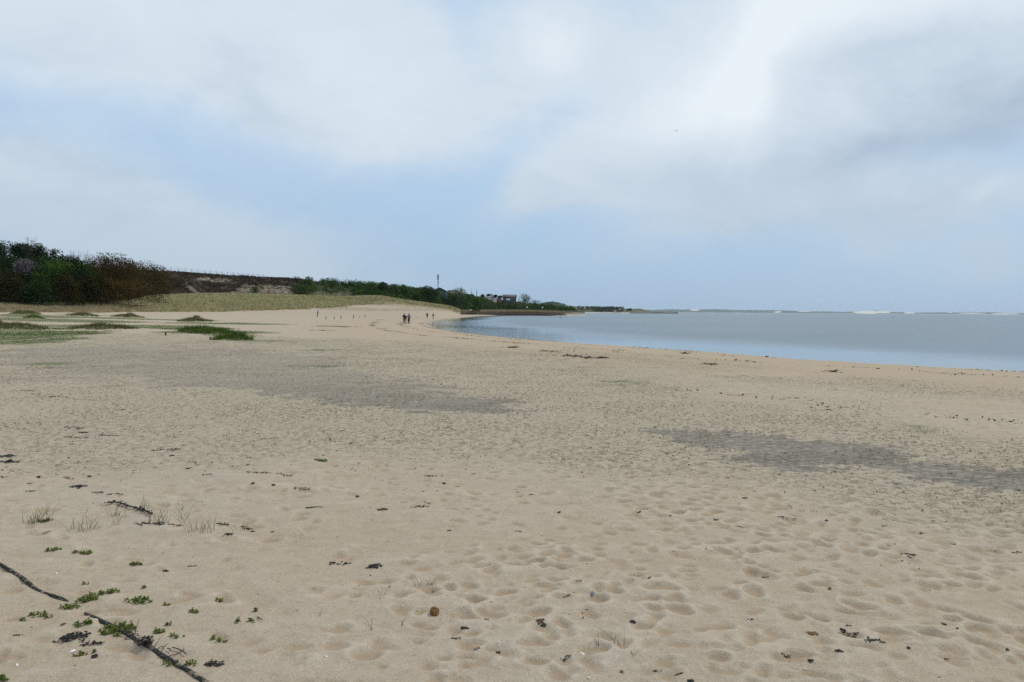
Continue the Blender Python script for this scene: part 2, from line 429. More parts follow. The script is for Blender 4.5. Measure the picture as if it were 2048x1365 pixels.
# bands along the water: orange sand, damp edge, brown drift lines
ns = t.m('MULTIPLY', t.m('SUBTRACT', t.noise(pos, .25, 4), .5), 3.4)
sdn = t.m('ADD', aS, ns)
orange = t.m('MULTIPLY', t.ramp(sdn, 14, 20, 1, 0), t.ramp(aS, 0, .5))
c = t.mix(t.m('MULTIPLY', orange, .5), c, (.39, .292, .19))
ns2 = t.m('MULTIPLY', t.m('SUBTRACT', t.noise(pos, .6, 4), .5), 1.3)
sd2 = t.m('ADD', aS, ns2)
for c0, w, k, colr in ((1.7, .35, .5, (.17, .125, .08)), (5.0, 1.0, .42, (.27, .20, .13)), (9.3, .45, .45, (.21, .155, .10))):
    d = t.m('ABSOLUTE', t.m('SUBTRACT', sd2, c0))
    kk = t.m('MULTIPLY', t.ramp(d, w, w*.2 if False else 0, 0, 1), t.ramp(t.noise(pos, 1.6, 5, .7), .42, .6))
    c = t.mix(t.m('MULTIPLY', kk, k), c, colr)
wet = t.ramp(t.m('ADD', aS, t.m('MULTIPLY', ns2, .25)), .35, 1.5, 1, 0)
c = t.mix(t.m('MULTIPLY', wet, .6), c, (.20, .165, .12))
t.put(b.inputs['Base Color'], c)
t.put(b.inputs['Roughness'], t.ramp(wet, 0, 1, .95, .45))
h = t.m('ADD', t.m('MULTIPLY', t.noise(pos, 30, 5, .7), .7), t.m('MULTIPLY', t.noise(pos, 230, 3, .7), .3))
h = t.m('ADD', h, t.m('MULTIPLY', fl, .5))
t.put(b.inputs['Normal'], t.bump(h, .8, .016))
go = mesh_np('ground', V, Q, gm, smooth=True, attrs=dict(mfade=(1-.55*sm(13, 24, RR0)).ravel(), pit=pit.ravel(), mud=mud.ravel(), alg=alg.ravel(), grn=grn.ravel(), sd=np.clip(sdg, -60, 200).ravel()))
props(go, kind='structure')
del V, Q
# ------------------------------------------------------------------ water
wa = np.concatenate([np.linspace(-.12, .95, 150)])
wr = np.concatenate([np.geomspace(18, 700, 150), np.geomspace(760, 15500, 16)])
A, RR = np.meshgrid(np.concatenate([wa, np.linspace(1.0, 2.6, 30)]), wr)
X = RR*np.sin(A); Y = RR*np.cos(A)
sdw = sdist(X, Y)
nr, nc = X.shape
i = np.arange(nr-1)[:, None]*nc; j = np.arange(nc-1)[None, :]
Q = np.stack([i+j, i+nc+j, i+nc+j+1, i+j+1], -1).reshape(-1, 4)
wm, t, b = material('sea_water', .06, .5)
b.inputs['IOR'].default_value = 1.33
pos = t.pos(); calm = t.attr('off')
nz = t.m('MULTIPLY', t.m('SUBTRACT', t.noise(t.scale(pos, (.02, .05, 1)), 1.0, 4), .5), 16)
ripple = t.ramp(t.m('ADD', calm, nz), 3.0, 24, .16, 1)
gust = t.ramp(t.noise(t.scale(pos, (.006, .022, 1)), 1.0, 5, .6), .36, .64, .35, 1.25)
wv = t.m('ADD', t.noise(t.scale(pos, (1.0, 1.9, 1)), 1.5, 4, .6), t.m('MULTIPLY', t.noise(t.scale(pos, (.35, .9, 1)), 1.1, 4, .55), 1.3))
t.put(b.inputs['Base Color'], t.mix(t.ramp(calm, 0, 5), (.13, .12, .085), (.07, .108, .13)))
t.put(b.inputs['Normal'], t.bump(wv, t.m('MULTIPLY', t.m('MULTIPLY', ripple, gust), 1.0, clamp=True), .11))
t.put(b.inputs['Roughness'], t.ramp(ripple, 0, 1, .03, .28))
wo = mesh_np('water', np.stack([X, Y, np.full_like(X, ZW)], -1).reshape(-1, 3), Q, wm, smooth=True, attrs=dict(off=np.clip(-sdw, -10, 500).ravel()))
props(wo, kind='structure')
# ------------------------------------------------------------------ lofted landforms
def loft(rows, px0, px1, ncol, nsub, rough=0, rscale=3, rows_noise=None, seed=0, up_only=False):
    """rows: near to far, each a list of (px, py, dist) or (px, None, dist, z). Returns X,Y,Z,PX,PY grids."""
    pxs = np.linspace(px0, px1, ncol); G = []
    for row in rows:
        P = np.array([at(p[0], p[1], p[2]) if p[1] is not None else (lambda q: np.array([q[0], q[1], p[3]]))(at(p[0], 620, p[2])) for p in row])
        k = [p[0] for p in row]
        G.append(np.stack([np.interp(pxs, k, P[:, c]) for c in range(3)], -1))
        # smooth along the row
        g = G[-1]; kk = max(1, ncol//60); ker = np.hanning(2*kk+3)[1:-1]; ker /= ker.sum()
        pad = np.pad(g, ((kk, kk), (0, 0)), mode='edge')
        G[-1] = np.stack([np.convolve(pad[:, c], ker, 'valid') for c in range(3)], -1)
    G = np.array(G); m = len(rows)
    tt = np.linspace(0, m-1, (m-1)*nsub+1); out = []
    for u in tt:
        i = min(int(u), m-2); f = u-i
        p1 = G[i]; p2 = G[i+1]; p0 = G[i-1] if i > 0 else 2*p1-p2; p3 = G[i+2] if i+2 < m else 2*p2-p1
        m1 = (p2-p0)*.33; m2 = (p3-p1)*.33
        out.append((2*f**3-3*f*f+1)*p1+(f**3-2*f*f+f)*m1+(-2*f**3+3*f*f)*p2+(f**3-f*f)*m2)
    O = np.array(out)
    X, Y, Z = O[..., 0], O[..., 1], O[..., 2]
    if rough:
        n = fbm(X/rscale, Y/rscale, seed, 5, .6)
        w = np.ones(len(tt)) if rows_noise is None else np.interp(tt, range(m), rows_noise)
        Z = Z+n*rough*w[:, None]
        n2 = fbm(Y/rscale+9, Z/rscale+X/rscale, seed+9, 4, .6); Y = Y+n2*rough*w[:, None]*.8
    D = np.stack([X, Y, Z-HC], -1); dd = D@fw
    PX = CX+F*(D@rt)/dd; PY = CY-F*(D@up)/dd
    return X, Y, Z, PX, PY, tt[:, None]*np.ones_like(X)
def sheet(name, g, mat, attrs=None):
    X, Y, Z = g[:3]; nr, nc = X.shape
    i = np.arange(nr-1)[:, None]*nc; j = np.arange(nc-1)[None, :]
    Q = np.stack([i+j, i+j+1, i+nc+j+1, i+nc+j], -1).reshape(-1, 4)
    o = mesh_np(name, np.stack([X, Y, Z], -1).reshape(-1, 3), Q, mat, smooth=True, attrs=attrs)
    return props(o, kind='structure')
def sampler(g):
    """returns f(px, t) -> point on the sheet, t in row units"""
    X, Y, Z, PX, PY, TT = g
    nr, nc = X.shape; m = TT[-1, 0]
    def f(u, t):
        a = np.clip(u, 0, 1)*(nc-1.001); b_ = np.clip(t/m, 0, 1)*(nr-1.001)
        i = b_.astype(int); j = a.astype(int); p = (a-j)[:, None]; q = (b_-i)[:, None]
        S = np.stack([X, Y, Z], -1)
        return (S[i, j]*(1-p)+S[i, j+1]*p)*(1-q)+(S[i+1, j]*(1-p)+S[i+1, j+1]*p)*q
    return f
def blob(PX, PY, L):
    mk = np.zeros_like(PX)
    for (x, y, a, b_) in L: mk = np.maximum(mk, np.clip(1.3-((PX-x)/a)**2-((PY-y)/b_)**2, 0, 1))
    return mk
# --- dune with planted marram, from the left thicket to the bay head
DX0, DX1 = -700, 925
drows = [
 [(-700,652,112),(0,640,132),(200,639,150),(300,637,200),(437,634,232),(560,634,235),(640,635.5,235),(700,638,225),(760,641,205),(860,643.5,180),(925,None,300,-1.2)],
 [(-700,636,128),(0,631,150),(200,630,170),(300,629,220),(437,626,262),(560,624,280),(640,624,290),(720,622.5,300),(800,621.5,310),(860,621.8,338),(900,None,362,1.0),(925,None,380,-.5)],
 [(-700,632,135),(0,629,158),(200,628,180),(300,626.5,232),(437,624,283),(560,619,300),(640,617.5,312),(692,613,322),(721,610,330),(760,609.5,335),(809,610.6,342),(860,616,352),(905,None,385,1.9),(925,None,392,.2)],
 [(-700,624,150),(0,621,168),(200,621,192),(300,612,255),(437,606,305),(560,604,322),(640,606,332),(692,605,338),(721,602,342),(762,601,346),(794,606,350),(860,613.5,360),(905,618,392),(925,None,400,.8)],
 [(-700,611,172),(0,611,186),(200,610,214),(270,604,250),(300,595.7,282),(339,592.8,305),(417,590,330),(476,590,340),(554,592,344),(632,594.7,348),(692,597,350),(721,595,352),(762,594.5,356),(794,601,360),(860,610,370),(907,616,397),(918,None,408,2.3),(925,None,412,1.2)],
 [(-700,612,190),(0,611,198),(200,610,228),(300,603,300),(417,600,352),(560,602,362),(700,606,372),(762,607,376),(860,616,390),(925,None,430,.6)],
]
dg = loft(drows, DX0, DX1, 640, 12, .35, 5, [0, .25, .3, .5, .15, .5], 3)
dm, t, b = material('dune_sand', .95, .1)
pos = t.pos()
c = sand_nodes(t, pos); ms = t.attr('ms')
c = t.mix(t.m('MULTIPLY', ms, t.ramp(t.noise(pos, 1.3, 4, .6), .35, .6, .25, .8)), c, (.16, .15, .075))
c = t.mix(t.m('MULTIPLY', t.attr('scarp'), t.ramp(t.noise(pos, .8, 5, .7), .42, .58, 0, .75)), c, (.20, .145, .085))
t.put(b.inputs['Base Color'], c)
t.put(b.inputs['Normal'], t.bump(t.noise(pos, 2.2, 5, .7), .8, .18))
TT = dg[5]
ms = sm(1.9, 2.2, TT+fbm(dg[0]/4, dg[1]/4, 5, 3)*.35)
ms = ms*(1-.75*sm(.12, .32, fbm(dg[0]/8, dg[1]/8, 66, 3))*(1-sm(3.0, 3.8, TT)))
scarp = blob(dg[3], dg[4], [(790,620,120,3),(860,612,75,7),(700,618,60,3),(820,608,60,6)])*(1-ms*.6)
sheet('dune', dg, dm, dict(ms=ms.ravel(), scarp=scarp.ravel()))
# --- hill / old cliff behind
HX0, HX1 = -700, 1160
hrows = [
 [(-700,616,176),(0,614,192),(200,613,222),(300,606,300),(420,604,350),(560,605,362),(700,607,380),(800,610,410),(860,617,440),(930,621.5,520),(1000,621.5,600),(1160,622,720)],
 [(-700,600,182),(0,600,200),(200,598,232),(300,596,312),(420,592,362),(560,593,372),(632,596,382),(700,600,392),(800,604,425),(860,613,450),(930,620,530),(1000,620,612),(1160,621,730)],
 [(-700,560,195),(0,562,212),(200,566,248),(300,570,330),(420,572,372),(560,578,382),(632,583,392),(700,588,404),(800,592,440),(860,600,468),(930,606,548),(1000,612,630),(1090,616,690),(1160,621,740)],
 [(-700,520,206),(0,527,224),(120,532,245),(200,538,264),(300,546,345),(360,547.5,376),(420,551,384),(476,554,388),(560,557.5,394),(628,564,400),(700,572,416),(760,575,440),(800,580,455),(860,585,486),(905,592,520),(950,600,565),(1000,606,640),(1060,612,700),(1110,618,730),(1160,621.5,750)],
 [(-700,517,216),(0,523,234),(120,528,258),(200,535,280),(300,541,362),(345,543.5,384),(384,545.5,392),(425,549,396),(476,552.5,400),(515,554.5,404),(573,556,408),(600,558,410),(632,565,412),(677,569,420),(710,571,434),(780,578,460),(860,584,500),(905,591,540),(950,599,600),(1000,605,680),(1060,612,740),(1110,618,770),(1160,622,780)],
 [(-700,525,260),(0,530,300),(200,542,340),(345,549,430),(425,554,440),(515,560,450),(632,570,460),(780,584,520),(905,596,600),(1000,608,740),(1110,621,800),(1160,623,820)],
]
hg = loft(hrows, HX0, HX1, 900, 16, 1.6, 7, [.2, .6, 1, .45, .08, .3], 13)
bare = blob(hg[3], hg[4], [(505,583,34,13),(545,580,30,10),(575,587,14,8),(640,590,20,8),(685,592,24,8),(440,561,24,4),(410,558,20,3),(560,576,22,5),(470,588,12,6),(490,573,18,4)])
for k in range(9): # the narrow sandy gully
    u = k/8; bare = np.maximum(bare, blob(hg[3], hg[4], [(373+27*u**1.3, 567+24*u, 3.0+3*u, 2.6)]))
hn = fbm(hg[0]/2.2, hg[1]/2.2+hg[2]/1.1, 61, 5, .65)
bare = sm(.30, .62, bare*(.8)+hn*1.5)*sm(0, .15, bare)
turf = sm(570, 640, hg[3])+sm(3.75, 3.95, hg[5])
hm, t, b = material('heath_slope', .95, .02)
pos = t.pos(); n = t.noise(pos, .9, 6, .7); n3 = t.noise(pos, .22, 4, .6)
c = t.mix(t.ramp(n, .35, .65), (.008, .006, .004), (.050, .036, .024))
c = t.mix(t.m('MULTIPLY', t.ramp(n3, .5, .68), .6), c, (.10, .085, .055))
c = t.mix(t.m('MULTIPLY', t.attr('bare'), .9), c, t.mix(t.ramp(n, .4, .6), (.30, .25, .185), (.13, .105, .075)))
c = t.mix(t.m('MULTIPLY', t.attr('turf'), t.ramp(n, .3, .6)), c, (.045, .065, .022))
t.put(b.inputs['Base Color'], c)
t.put(b.inputs['Normal'], t.bump(t.noise(pos, 1.6, 6, .7), 1.0, .5))
sheet('hill', hg, hm, dict(bare=bare.ravel(), turf=np.clip(turf, 0, 1).ravel()))
# --- marsh spit with reed
srows = [
 [(905,None,425,-.7),(935,None,436,-.7),(975,None,452,-.7),(1030,None,456,-.7),(1090,None,462,-.7),(1125,None,474,-.8),(1146,None,505,-.8),(1152,None,540,-.8)],
 [(905,None,427,.1),(935,None,438,.1),(975,None,454,.1),(1030,None,458,.0),(1090,None,464,.0),(1125,None,476,0),(1144,None,507,0),(1150,None,542,-.1)],
 [(905,None,429,.9),(935,None,440,1.1),(975,None,456,1.2),(1030,None,460,1.2),(1090,None,466,1.2),(1123,None,479,1.1),(1138,None,510,.7),(1144,None,545,.2)],
 [(905,None,440,1.3),(935,None,452,1.4),(975,None,470,1.5),(1030,None,474,1.5),(1090,None,482,1.5),(1120,None,495,1.4),(1132,None,520,1.1),(1138,None,555,.4)],
 [(905,None,500,2.0),(975,None,560,2.3),(1030,None,590,2.4),(1090,None,620,2.2),(1120,None,600,1.5),(1130,None,590,1),(1136,None,600,.3)],
 [(905,None,560,2.0),(975,None,650,2.2),(1030,None,700,2.2),(1090,None,740,1.6),(1120,None,700,.6),(1130,None,660,-.3),(1136,None,650,-.7)],
]
sg = loft(srows, 905, 1150, 260, 8, .5, 4, [.3, .8, .6, .3, .3, .3], 23)
sm_, t, b = material('marsh_peat', .9, .15)
pos = t.pos()
c = t.mix(t.ramp(t.noise(pos, 1.2, 5, .7), .35, .65), (.018, .014, .011), (.075, .056, .04))
c = t.mix(t.attr('tip'), c, (.36, .30, .23))
c = t.mix(t.attr('top'), c, (.15, .12, .065))
t.put(b.inputs['Base Color'], c); t.put(b.inputs['Normal'], t.bump(t.noise(pos, 2.5, 5, .7), 1, .25))
sheet('marsh', sg, sm_, dict(top=sm(2.3, 2.7, sg[5]).ravel(), tip=(sm(1126, 1140, sg[3]+4*fbm(sg[0]/3, sg[1]/3, 4, 2))).ravel()))
# --- far coasts
def coast(name, prof, px0, px1, d, depth, cols, ncol=240, rough=2, seed=0, bare_list=(), rsc=20):
    """prof: skyline (px,py); foot in the water"""
    z0 = [(p[0], None, d, ZW-.6) for p in prof]
    z1 = [(p[0], None, d+depth*.05, ZW+1.2) for p in prof]
    md = [(p[0], p[1]*.45+(621.7+(p[0]-1024)*.0060)*.55, d+depth*.45) for p in prof]
    tp = [(p[0], p[1], d+depth) for p in prof]
    bk = [(p[0], None, d+depth*1.5, ZW-1) for p in prof]
    g = loft([z0, z1, md, tp, bk], px0, px1, ncol, 6, rough, rsc, [.05, .15, .7, .5, .2], seed)
    mt, t, b = material(name+'_cover', .95, .05)
    pos = t.pos(); n = t.noise(pos, .02*20/rsc*2, 5, .65)
    c = t.mix(t.ramp(n, .35, .65), cols[0], cols[1])
    c = t.mix(t.attr('bare'), c, (.62, .56, .47))
    t.put(b.inputs['Base Color'], c)
    bm_ = sm(.2, .6, blob(g[3], g[4], bare_list)+.35*fbm(g[0]/rsc, g[1]/rsc, 4, 3)) if bare_list else np.zeros_like(g[0])
    if bare_list: bm_ = bm_*(blob(g[3], g[4], bare_list) > 0)
    # pale beach at the foot
    bm_ = np.maximum(bm_, (g[5] < 1.05)*cols[2])
    sheet(name, g, mt, dict(bare=bm_.ravel()))
    return g
coast('far_hill', [(1060,612),(1080,608),(1092,604.5),(1104,603.5),(1118,605),(1128,608),(1138,614),(1150,621)], 1062, 1150, 1450, 200, ((.022,.045,.03),(.03,.06,.035),0), 90, 6, 31, rsc=25)
coast('headland', [(1080,613),(1100,612),(1120,613),(1135,615),(1150,618.5),(1163,621.8),(1170,623)], 1082, 1170, 980, 90, ((.05,.042,.03),(.085,.08,.05),.3), 90, 1.6, 33, rsc=12)
coast('village_slope', [(1110,612),(1140,612.5),(1160,613),(1200,614.2),(1235,616),(1262,619),(1280,618),(1292,620.5),(1300,622.6)], 1112, 1300, 2000, 350, ((.075,.085,.045),(.13,.12,.07),.8), 160, 4, 35, rsc=40)
coast('low_island', [(1258,624.3),(1275,623.6),(1310,623.8),(1340,624),(1358,624.7)], 1259, 1357, 1500, 60, ((.10,.11,.10),(.15,.15,.13),0), 60, .2, 37, rsc=20)
coast('far_dunes', [(1200,621),(1290,620.5),(1340,618.8),(1380,619.4),(1440,619.0),(1480,621),(1520,620.6),(1565,621),(1605,623.4),(1650,622.8),(1690,624.8),(1720,622.5),(1750,621.5),(1790,624.8),(1830,626),(1880,625),(1940,625.6),(1970,624.5),(2020,627.0),(2080,626.6),(2200,627.2),(2400,627),(3000,630)],
      1202, 3000, 13000, 1200, ((.06,.09,.085),(.10,.125,.105),.9), 500, 11, 39,
      [(1555,624.5,8,1.6),(1610,622.5,16,1.6),(1735,625,30,3.2),(1765,624.5,18,2.4),(1900,625,7,1.2),(1820,626.3,12,1.2),(1945,627,30,1),(2010,628.3,30,1),(1390,620.5,10,1.4),(1365,618.9,5,1)], rsc=260)
# ------------------------------------------------------------------ marram, reed, turf
def scatter_sheet(g, n, u0, u1, t0, t1, keep=None):
    """random points on a sheet; keep(P, u, t) gives the share kept"""
    f = sampler(g); u = rs.uniform(u0, u1, n); t_ = rs.uniform(t0, t1, n)
    P = f(u, t_)
    if keep is not None:
        k = rs.rand(n) < keep(P, u, t_); P = P[k]
    return P
marram_mat = leafmat('marram_leaf', [(.16,.155,.06),(.42,.375,.19),(.66,.58,.36)], .7, .3, .9, .7)
strip_mat = leafmat('dry_grass_leaf', [(.17,.13,.07),(.36,.285,.16),(.52,.43,.27)], .8, .3, .7, .7)
turf_mat = leafmat('turf_leaf', [(.035,.062,.010),(.075,.125,.022),(.14,.18,.045)], .7, .25, .3)
hum_mat = leafmat('hummock_leaf', [(.06,.066,.024),(.11,.11,.04),(.19,.165,.075)], .7, .25, .5)
def clump(P, per, spread, h, w, lean=.5, seg=2):
    n = len(P); Q = np.repeat(P, per, axis=0)
    Q[:, :2] += rs.normal(scale=spread, size=(len(Q), 2)); Q[:, 2] -= .05
    m = MB(); m.blades(Q, h*rs.uniform(.6, 1.2, len(Q)), w, lean, seg); return m
def pxu(px): return (px-DX0)/(DX1-DX0)
def k1(P, u, t_):
    px = DX0+u*(DX1-DX0)
    edge = 1.95+.30*fbm(P[:, 0]/4, P[:, 1]/4, 5, 3)
    k = (1-.75*sm(.12, .32, fbm(P[:, 0]/8, P[:, 1]/8, 66, 3))*(1-sm(3.0, 3.8, t_)))*sm(edge-.12, edge+.18, t_)*(.55+.45*sm(-.3, .3, fbm(P[:, 0]/6, P[:, 1]/6, 66, 3)))
    # blown out sand on the right flank
    k = k*np.clip(1-.97*sm(700, 790, px)*(1-sm(2.75, 3.15, t_)), .03, 1)*sm(225, 330, px)
    return k
P = scatter_sheet(dg, 60000, pxu(230), pxu(922), 1.75, 4.35, k1)
props(clump(P, 6, .17, 1.0, .10).build('marram_grass', marram_mat), kind='stuff')
P = scatter_sheet(dg, 26000, pxu(-500), pxu(350), 1.7, 4.4, lambda P, u, t_: sm(1.9, 2.1, t_-.3*fbm(P[:, 0]/3, P[:, 1]/3, 5, 3))*(1-sm(pxu(250), pxu(350), u)))
props(clump(P, 5, .2, .75, .08).build('dry_dune_grass', strip_mat), kind='stuff')
# fringe plants creeping onto the sand
P = scatter_sheet(dg, 500, pxu(240), pxu(700), 1.45, 2.0, lambda P, u, t_: .55*sm(1.45, 2, t_))
props(clump(P, 16, .16, .6, .07).build('marram_grass_edge', marram_mat), kind='stuff')
reed_mat = leafmat('reed_leaf', [(.18,.15,.07),(.28,.23,.13),(.38,.31,.20)], .8, .3, .06)
P = scatter_sheet(sg, 15000, .02, .985, 2.15, 4.7, lambda P, u, t_: np.where(905+u*245 > 1128, .25, 1)*.95)
props(clump(P, 4, .35, 1.15, .14, .3).build('reeds', reed_mat), kind='stuff')
# turf on the flat, hummock grass
def turf_points(n, x0, x1, y0, y1, dens=None):
    x = rs.uniform(x0, x1, n); y = rs.uniform(y0, y1, n)
    _, _, g = masks(x, y, None)
    k = rs.rand(n) < g*(.9 if dens is None else dens(x, y)); x = x[k]; y = y[k]
    return np.stack([x, y, gz(x, y)-.01], -1)
P = turf_points(120000, -85, -18, 45, 130)
m = MB(); m.blades(P, rs.uniform(.03, .11, len(P)), rs.uniform(.02, .045, len(P)), .7, 1)
P = turf_points(90000, -60, -20, 38, 75)
m.blades(P, rs.uniform(.03, .10, len(P)), rs.uniform(.015, .03, len(P)), .7, 1)
P = turf_points(9000, -20, 14, 10, 45, lambda x, y: .5)
m.blades(P, rs.uniform(.02, .07, len(P)), rs.uniform(.008, .016, len(P)), .9, 1)
props(m.build('turf', turf_mat), kind='stuff')
HL = ['low olive grass hummock on the far left edge of the turf','small dark green grass hummock just right of the far left one','wide grassy hummock at the left edge above the green turf','brownish grass hummock on pale sand below the dark thicket',
 'long brownish grass hummock below the orange brown bushes','broad flat grass hummock in the middle of the left turf','pale topped grass hummock below the marram dune, behind the dark green ones',
 'dark green grass mound at the left end of the green ridge','dark green grass mound in the middle of the green ridge','rounded dark green grass mound at the right end of the green ridge']
for k, lab in enumerate(HL):
    hx, hy, a, b_, h = HUMW[k]
    n = int(260*a*b_)+260
    an = rs.rand(n)*2*math.pi; q = np.sqrt(rs.rand(n))*1.25
    x = hx+np.cos(an)*q*a; y = hy+np.sin(an)*q*b_
    keep = rs.rand(n) < np.exp(-q*q*1.0)*1.25; x = x[keep]; y = y[keep]
    P = np.stack([x, y, gz(x, y)-.03], -1); Q = np.repeat(P, 3, axis=0); Q[:, :2] += rs.normal(scale=.06, size=(len(Q), 2))
    m = MB(); m.blades(Q, rs.uniform(.15, .42, len(Q))*(1.15 if k > 6 else 1), .035, .8, 2)
    c0 = (hx, hy, float(gz(hx, hy)[0]))
    o = m.build('grass_hummock', turf_mat if k in (1, 7, 8, 9) else hum_mat, loc=np.array(c0))
    props(o, lab, 'grass', 'grassy hummocks on the upper beach')
# ------------------------------------------------------------------ trees and bushes
green_d = leafmat('leaf_dark_green', [(.005,.012,.002),(.015,.034,.005),(.032,.066,.009)])
green_m = leafmat('leaf_mid_green', [(.016,.038,.006),(.042,.086,.014),(.085,.145,.026)])
green_b = leafmat('leaf_fresh_green', [(.034,.07,.008),(.065,.12,.015),(.11,.17,.03)])
brown_l = leafmat('leaf_orange_brown', [(.020,.013,.002),(.060,.038,.008),(.13,.080,.018)])
brown_d = leafmat('leaf_olive_brown', [(.008,.008,.001),(.024,.021,.003),(.055,.043,.007)])
twig_m = leafmat('twig_grey_brown', [(.05,.042,.036),(.09,.075,.062),(.13,.11,.09)], .8, .1)
lilac_m = leafmat('lilac_blossom', [(.025,.035,.02),(.13,.105,.115),(.34,.285,.32)], .7, .3)
willow_m = leafmat('leaf_grey_green', [(.035,.06,.02),(.07,.105,.04),(.11,.15,.065)])
bark = simple('bark', (.045, .036, .028), .9, .1, .35, 6, .02, 30)
def crown_points(c, r, n, lobes, rg, flatb=.35, rough=.55):
    """leaf positions spread through several lumps"""
    c = np.array(c); r = np.array(r)
    L = []
    for k in range(lobes):
        v = rg.normal(size=3); v /= np.linalg.norm(v); v[2] = abs(v[2])*1.0-.28 if k % 3 else v[2]*.5
        L.append((c+v*r*rg.uniform(.35, .72), r*rg.uniform(.36, .58)*np.array([1, 1, rg.uniform(.75, 1.1)])))
    out = []
    for lc, lr in L:
        m = int(n/lobes*(.6+.8*rg.rand()))
        v = rg.normal(size=(m, 3)); v /= np.linalg.norm(v, axis=1)[:, None]
        q = np.power(rg.rand(m), .35)[:, None]
        nz_ = 1+rough*(fbm(v[:, 0]*2.1+lc[0], v[:, 1]*2.1+v[:, 2]*3+lc[1], 8, 3)[:, None])
        out.append(lc+v*q*lr*nz_)
    P = np.vstack(out); return P
def trunk_mesh(base, top, r0_, rg, limbs=5, spread=1.0, n=7):
    m = MB(); base = np.array(base, float); top = np.array(top, float); H = top[2]-base[2]
    k = 6; t_ = np.linspace(0, 1, k)[:, None]
    P = base+(top-base)*t_+np.array([1, 1, 0])*rg.normal(scale=H*.02, size=(k, 3))*t_
    P[0] = base-[0, 0, .3]
    m.tube(P, np.linspace(r0_, r0_*.35, k), n)
    for j in range(limbs):
        s = P[rg.randint(2, k-1)]; a = rg.rand()*6.283; L = spread*rg.uniform(.6, 1)
        e = s+np.array([math.cos(a)*L, math.sin(a)*L, L*rg.uniform(.5, 1.1)])
        mid = (s+e)/2+[0, 0, L*.08]
        m.tube([s, mid, e], [r0_*.5, r0_*.32, r0_*.12], 5)
    return m
CUT = 0
def bush(name, px, top, base, hw, d, mat, label, cat, lobes=9, n=1500, leaf=.32, seed=0, group=None, shape=1.0, depth=1.0, spiky=0, trunk=None, top_open=False):
    """a shrub or tree between pixel rows top and base, hw wide to each side, d metres ahead"""
    rg = np.random.RandomState(1000+seed)
    B = at(px, base, d); T = at(px, top, d); H = T[2]-B[2]; W = hw*d/F
    root = empty(name, B, label, cat, group)
    if d < 300: n = int(n*1.5)
    istree = cat == 'tree'
    tb = (.14 if d < 300 else .04) if istree else 0.0
    c = B+np.array([0, 0, H*(tb+(1-tb)*.5)]); r = np.array([W, W*depth, H*(1-tb)*.5])
    P = crown_points(c, r*1.08, n, lobes, rg)
    lo, hi = np.percentile(P[:, 0], [1, 99]); P[:, 0] = B[0]+(P[:, 0]-(lo+hi)/2)*(2*W/(hi-lo)); P[:, 1] = B[1]+(P[:, 1]-np.median(P[:, 1]))*(2*W/(hi-lo))
    lo, hi = np.percentile(P[:, 2], [1, 99.3]); uz = np.clip((P[:, 2]-lo)/(hi-lo), 0, 1.02); uz = 1-np.clip(1-uz, 0, 1)**1.3; P[:, 2] = B[2]+H*tb+uz*H*(1-tb)
    dx = (P[:, 0]-B[0])/W; P = P[(dx*dx*.85+(np.maximum(0, uz-.35)/.65)**2) < 1.0+.5*(fbm(P[:, 0]/1.1, P[:, 2]/.9, seed, 2))]
    m = MB(); m.cards(P, rg.uniform(.6, 1.35, len(P))*leaf*1.25)
    spiky = spiky//4
    if spiky:
        # upright whippy shoots over the top
        k = spiky; S = P[rg.choice(len(P), k)]; S = S[S[:, 2] > c[2]-r[2]*.2]
        for s in S:
            e = s+np.array([rg.normal()*.2, rg.normal()*.2, rg.uniform(.3, .8)])
            m.cards(s+(e-s)*np.linspace(0, 1, 7)[:, None]+rg.normal(scale=.05, size=(7, 3)), leaf*.55)
    m.build('crown' if istree else 'leaves_or_buds', mat, root)
    tm = trunk_mesh(B, c+[0, 0, r[2]*.3], max(.08, H*.022) if istree else .06, rg, 6 if istree else 4, W*.7)
    tm.build('trunk' if istree else 'stem', bark, root)
    return root
def bare_tree(px, top, base, hw, d, label, seed, group=None, tw=260, mat=None):
    rg = np.random.RandomState(seed); B = at(px, base, d); T = at(px, top, d); H = T[2]-B[2]; W = hw*d/F
    root = empty('bare_shrub', B, label, 'shrub', group)
    m = MB(); tips = []
    for k in range(16):
        a = rg.rand()*6.283; e = B+np.array([math.cos(a)*W*rg.uniform(.2, 1), math.sin(a)*W*rg.uniform(.2, 1), H*rg.uniform(.6, 1)])
        mid = B*.5+e*.5+[0, 0, H*.12]
        m.tube([B-[0, 0, .2], mid, e], [.07, .045, .015], 4)
        for j in range(int(tw/16)):
            u = rg.uniform(.4, 1); s = (1-u)*(1-u)*B+2*u*(1-u)*mid+u*u*e
            q = s+np.array([rg.normal()*.45, rg.normal()*.45, rg.uniform(.1, .8)])
            m.tube([s, q], [.022, .008], 3, cap=False); tips.append(q)
    m.build('branches', bark, root)
    m = MB(); t_ = np.array(tips); t_ = np.vstack([t_, t_+rg.normal(scale=.2, size=t_.shape)])
    m.cards(t_, .14); m.build('leaves_or_buds', mat or twig_m, root)  # cards at the twig tips are buds; these shrubs are leafless
G1 = 'bushes of the dark thicket'
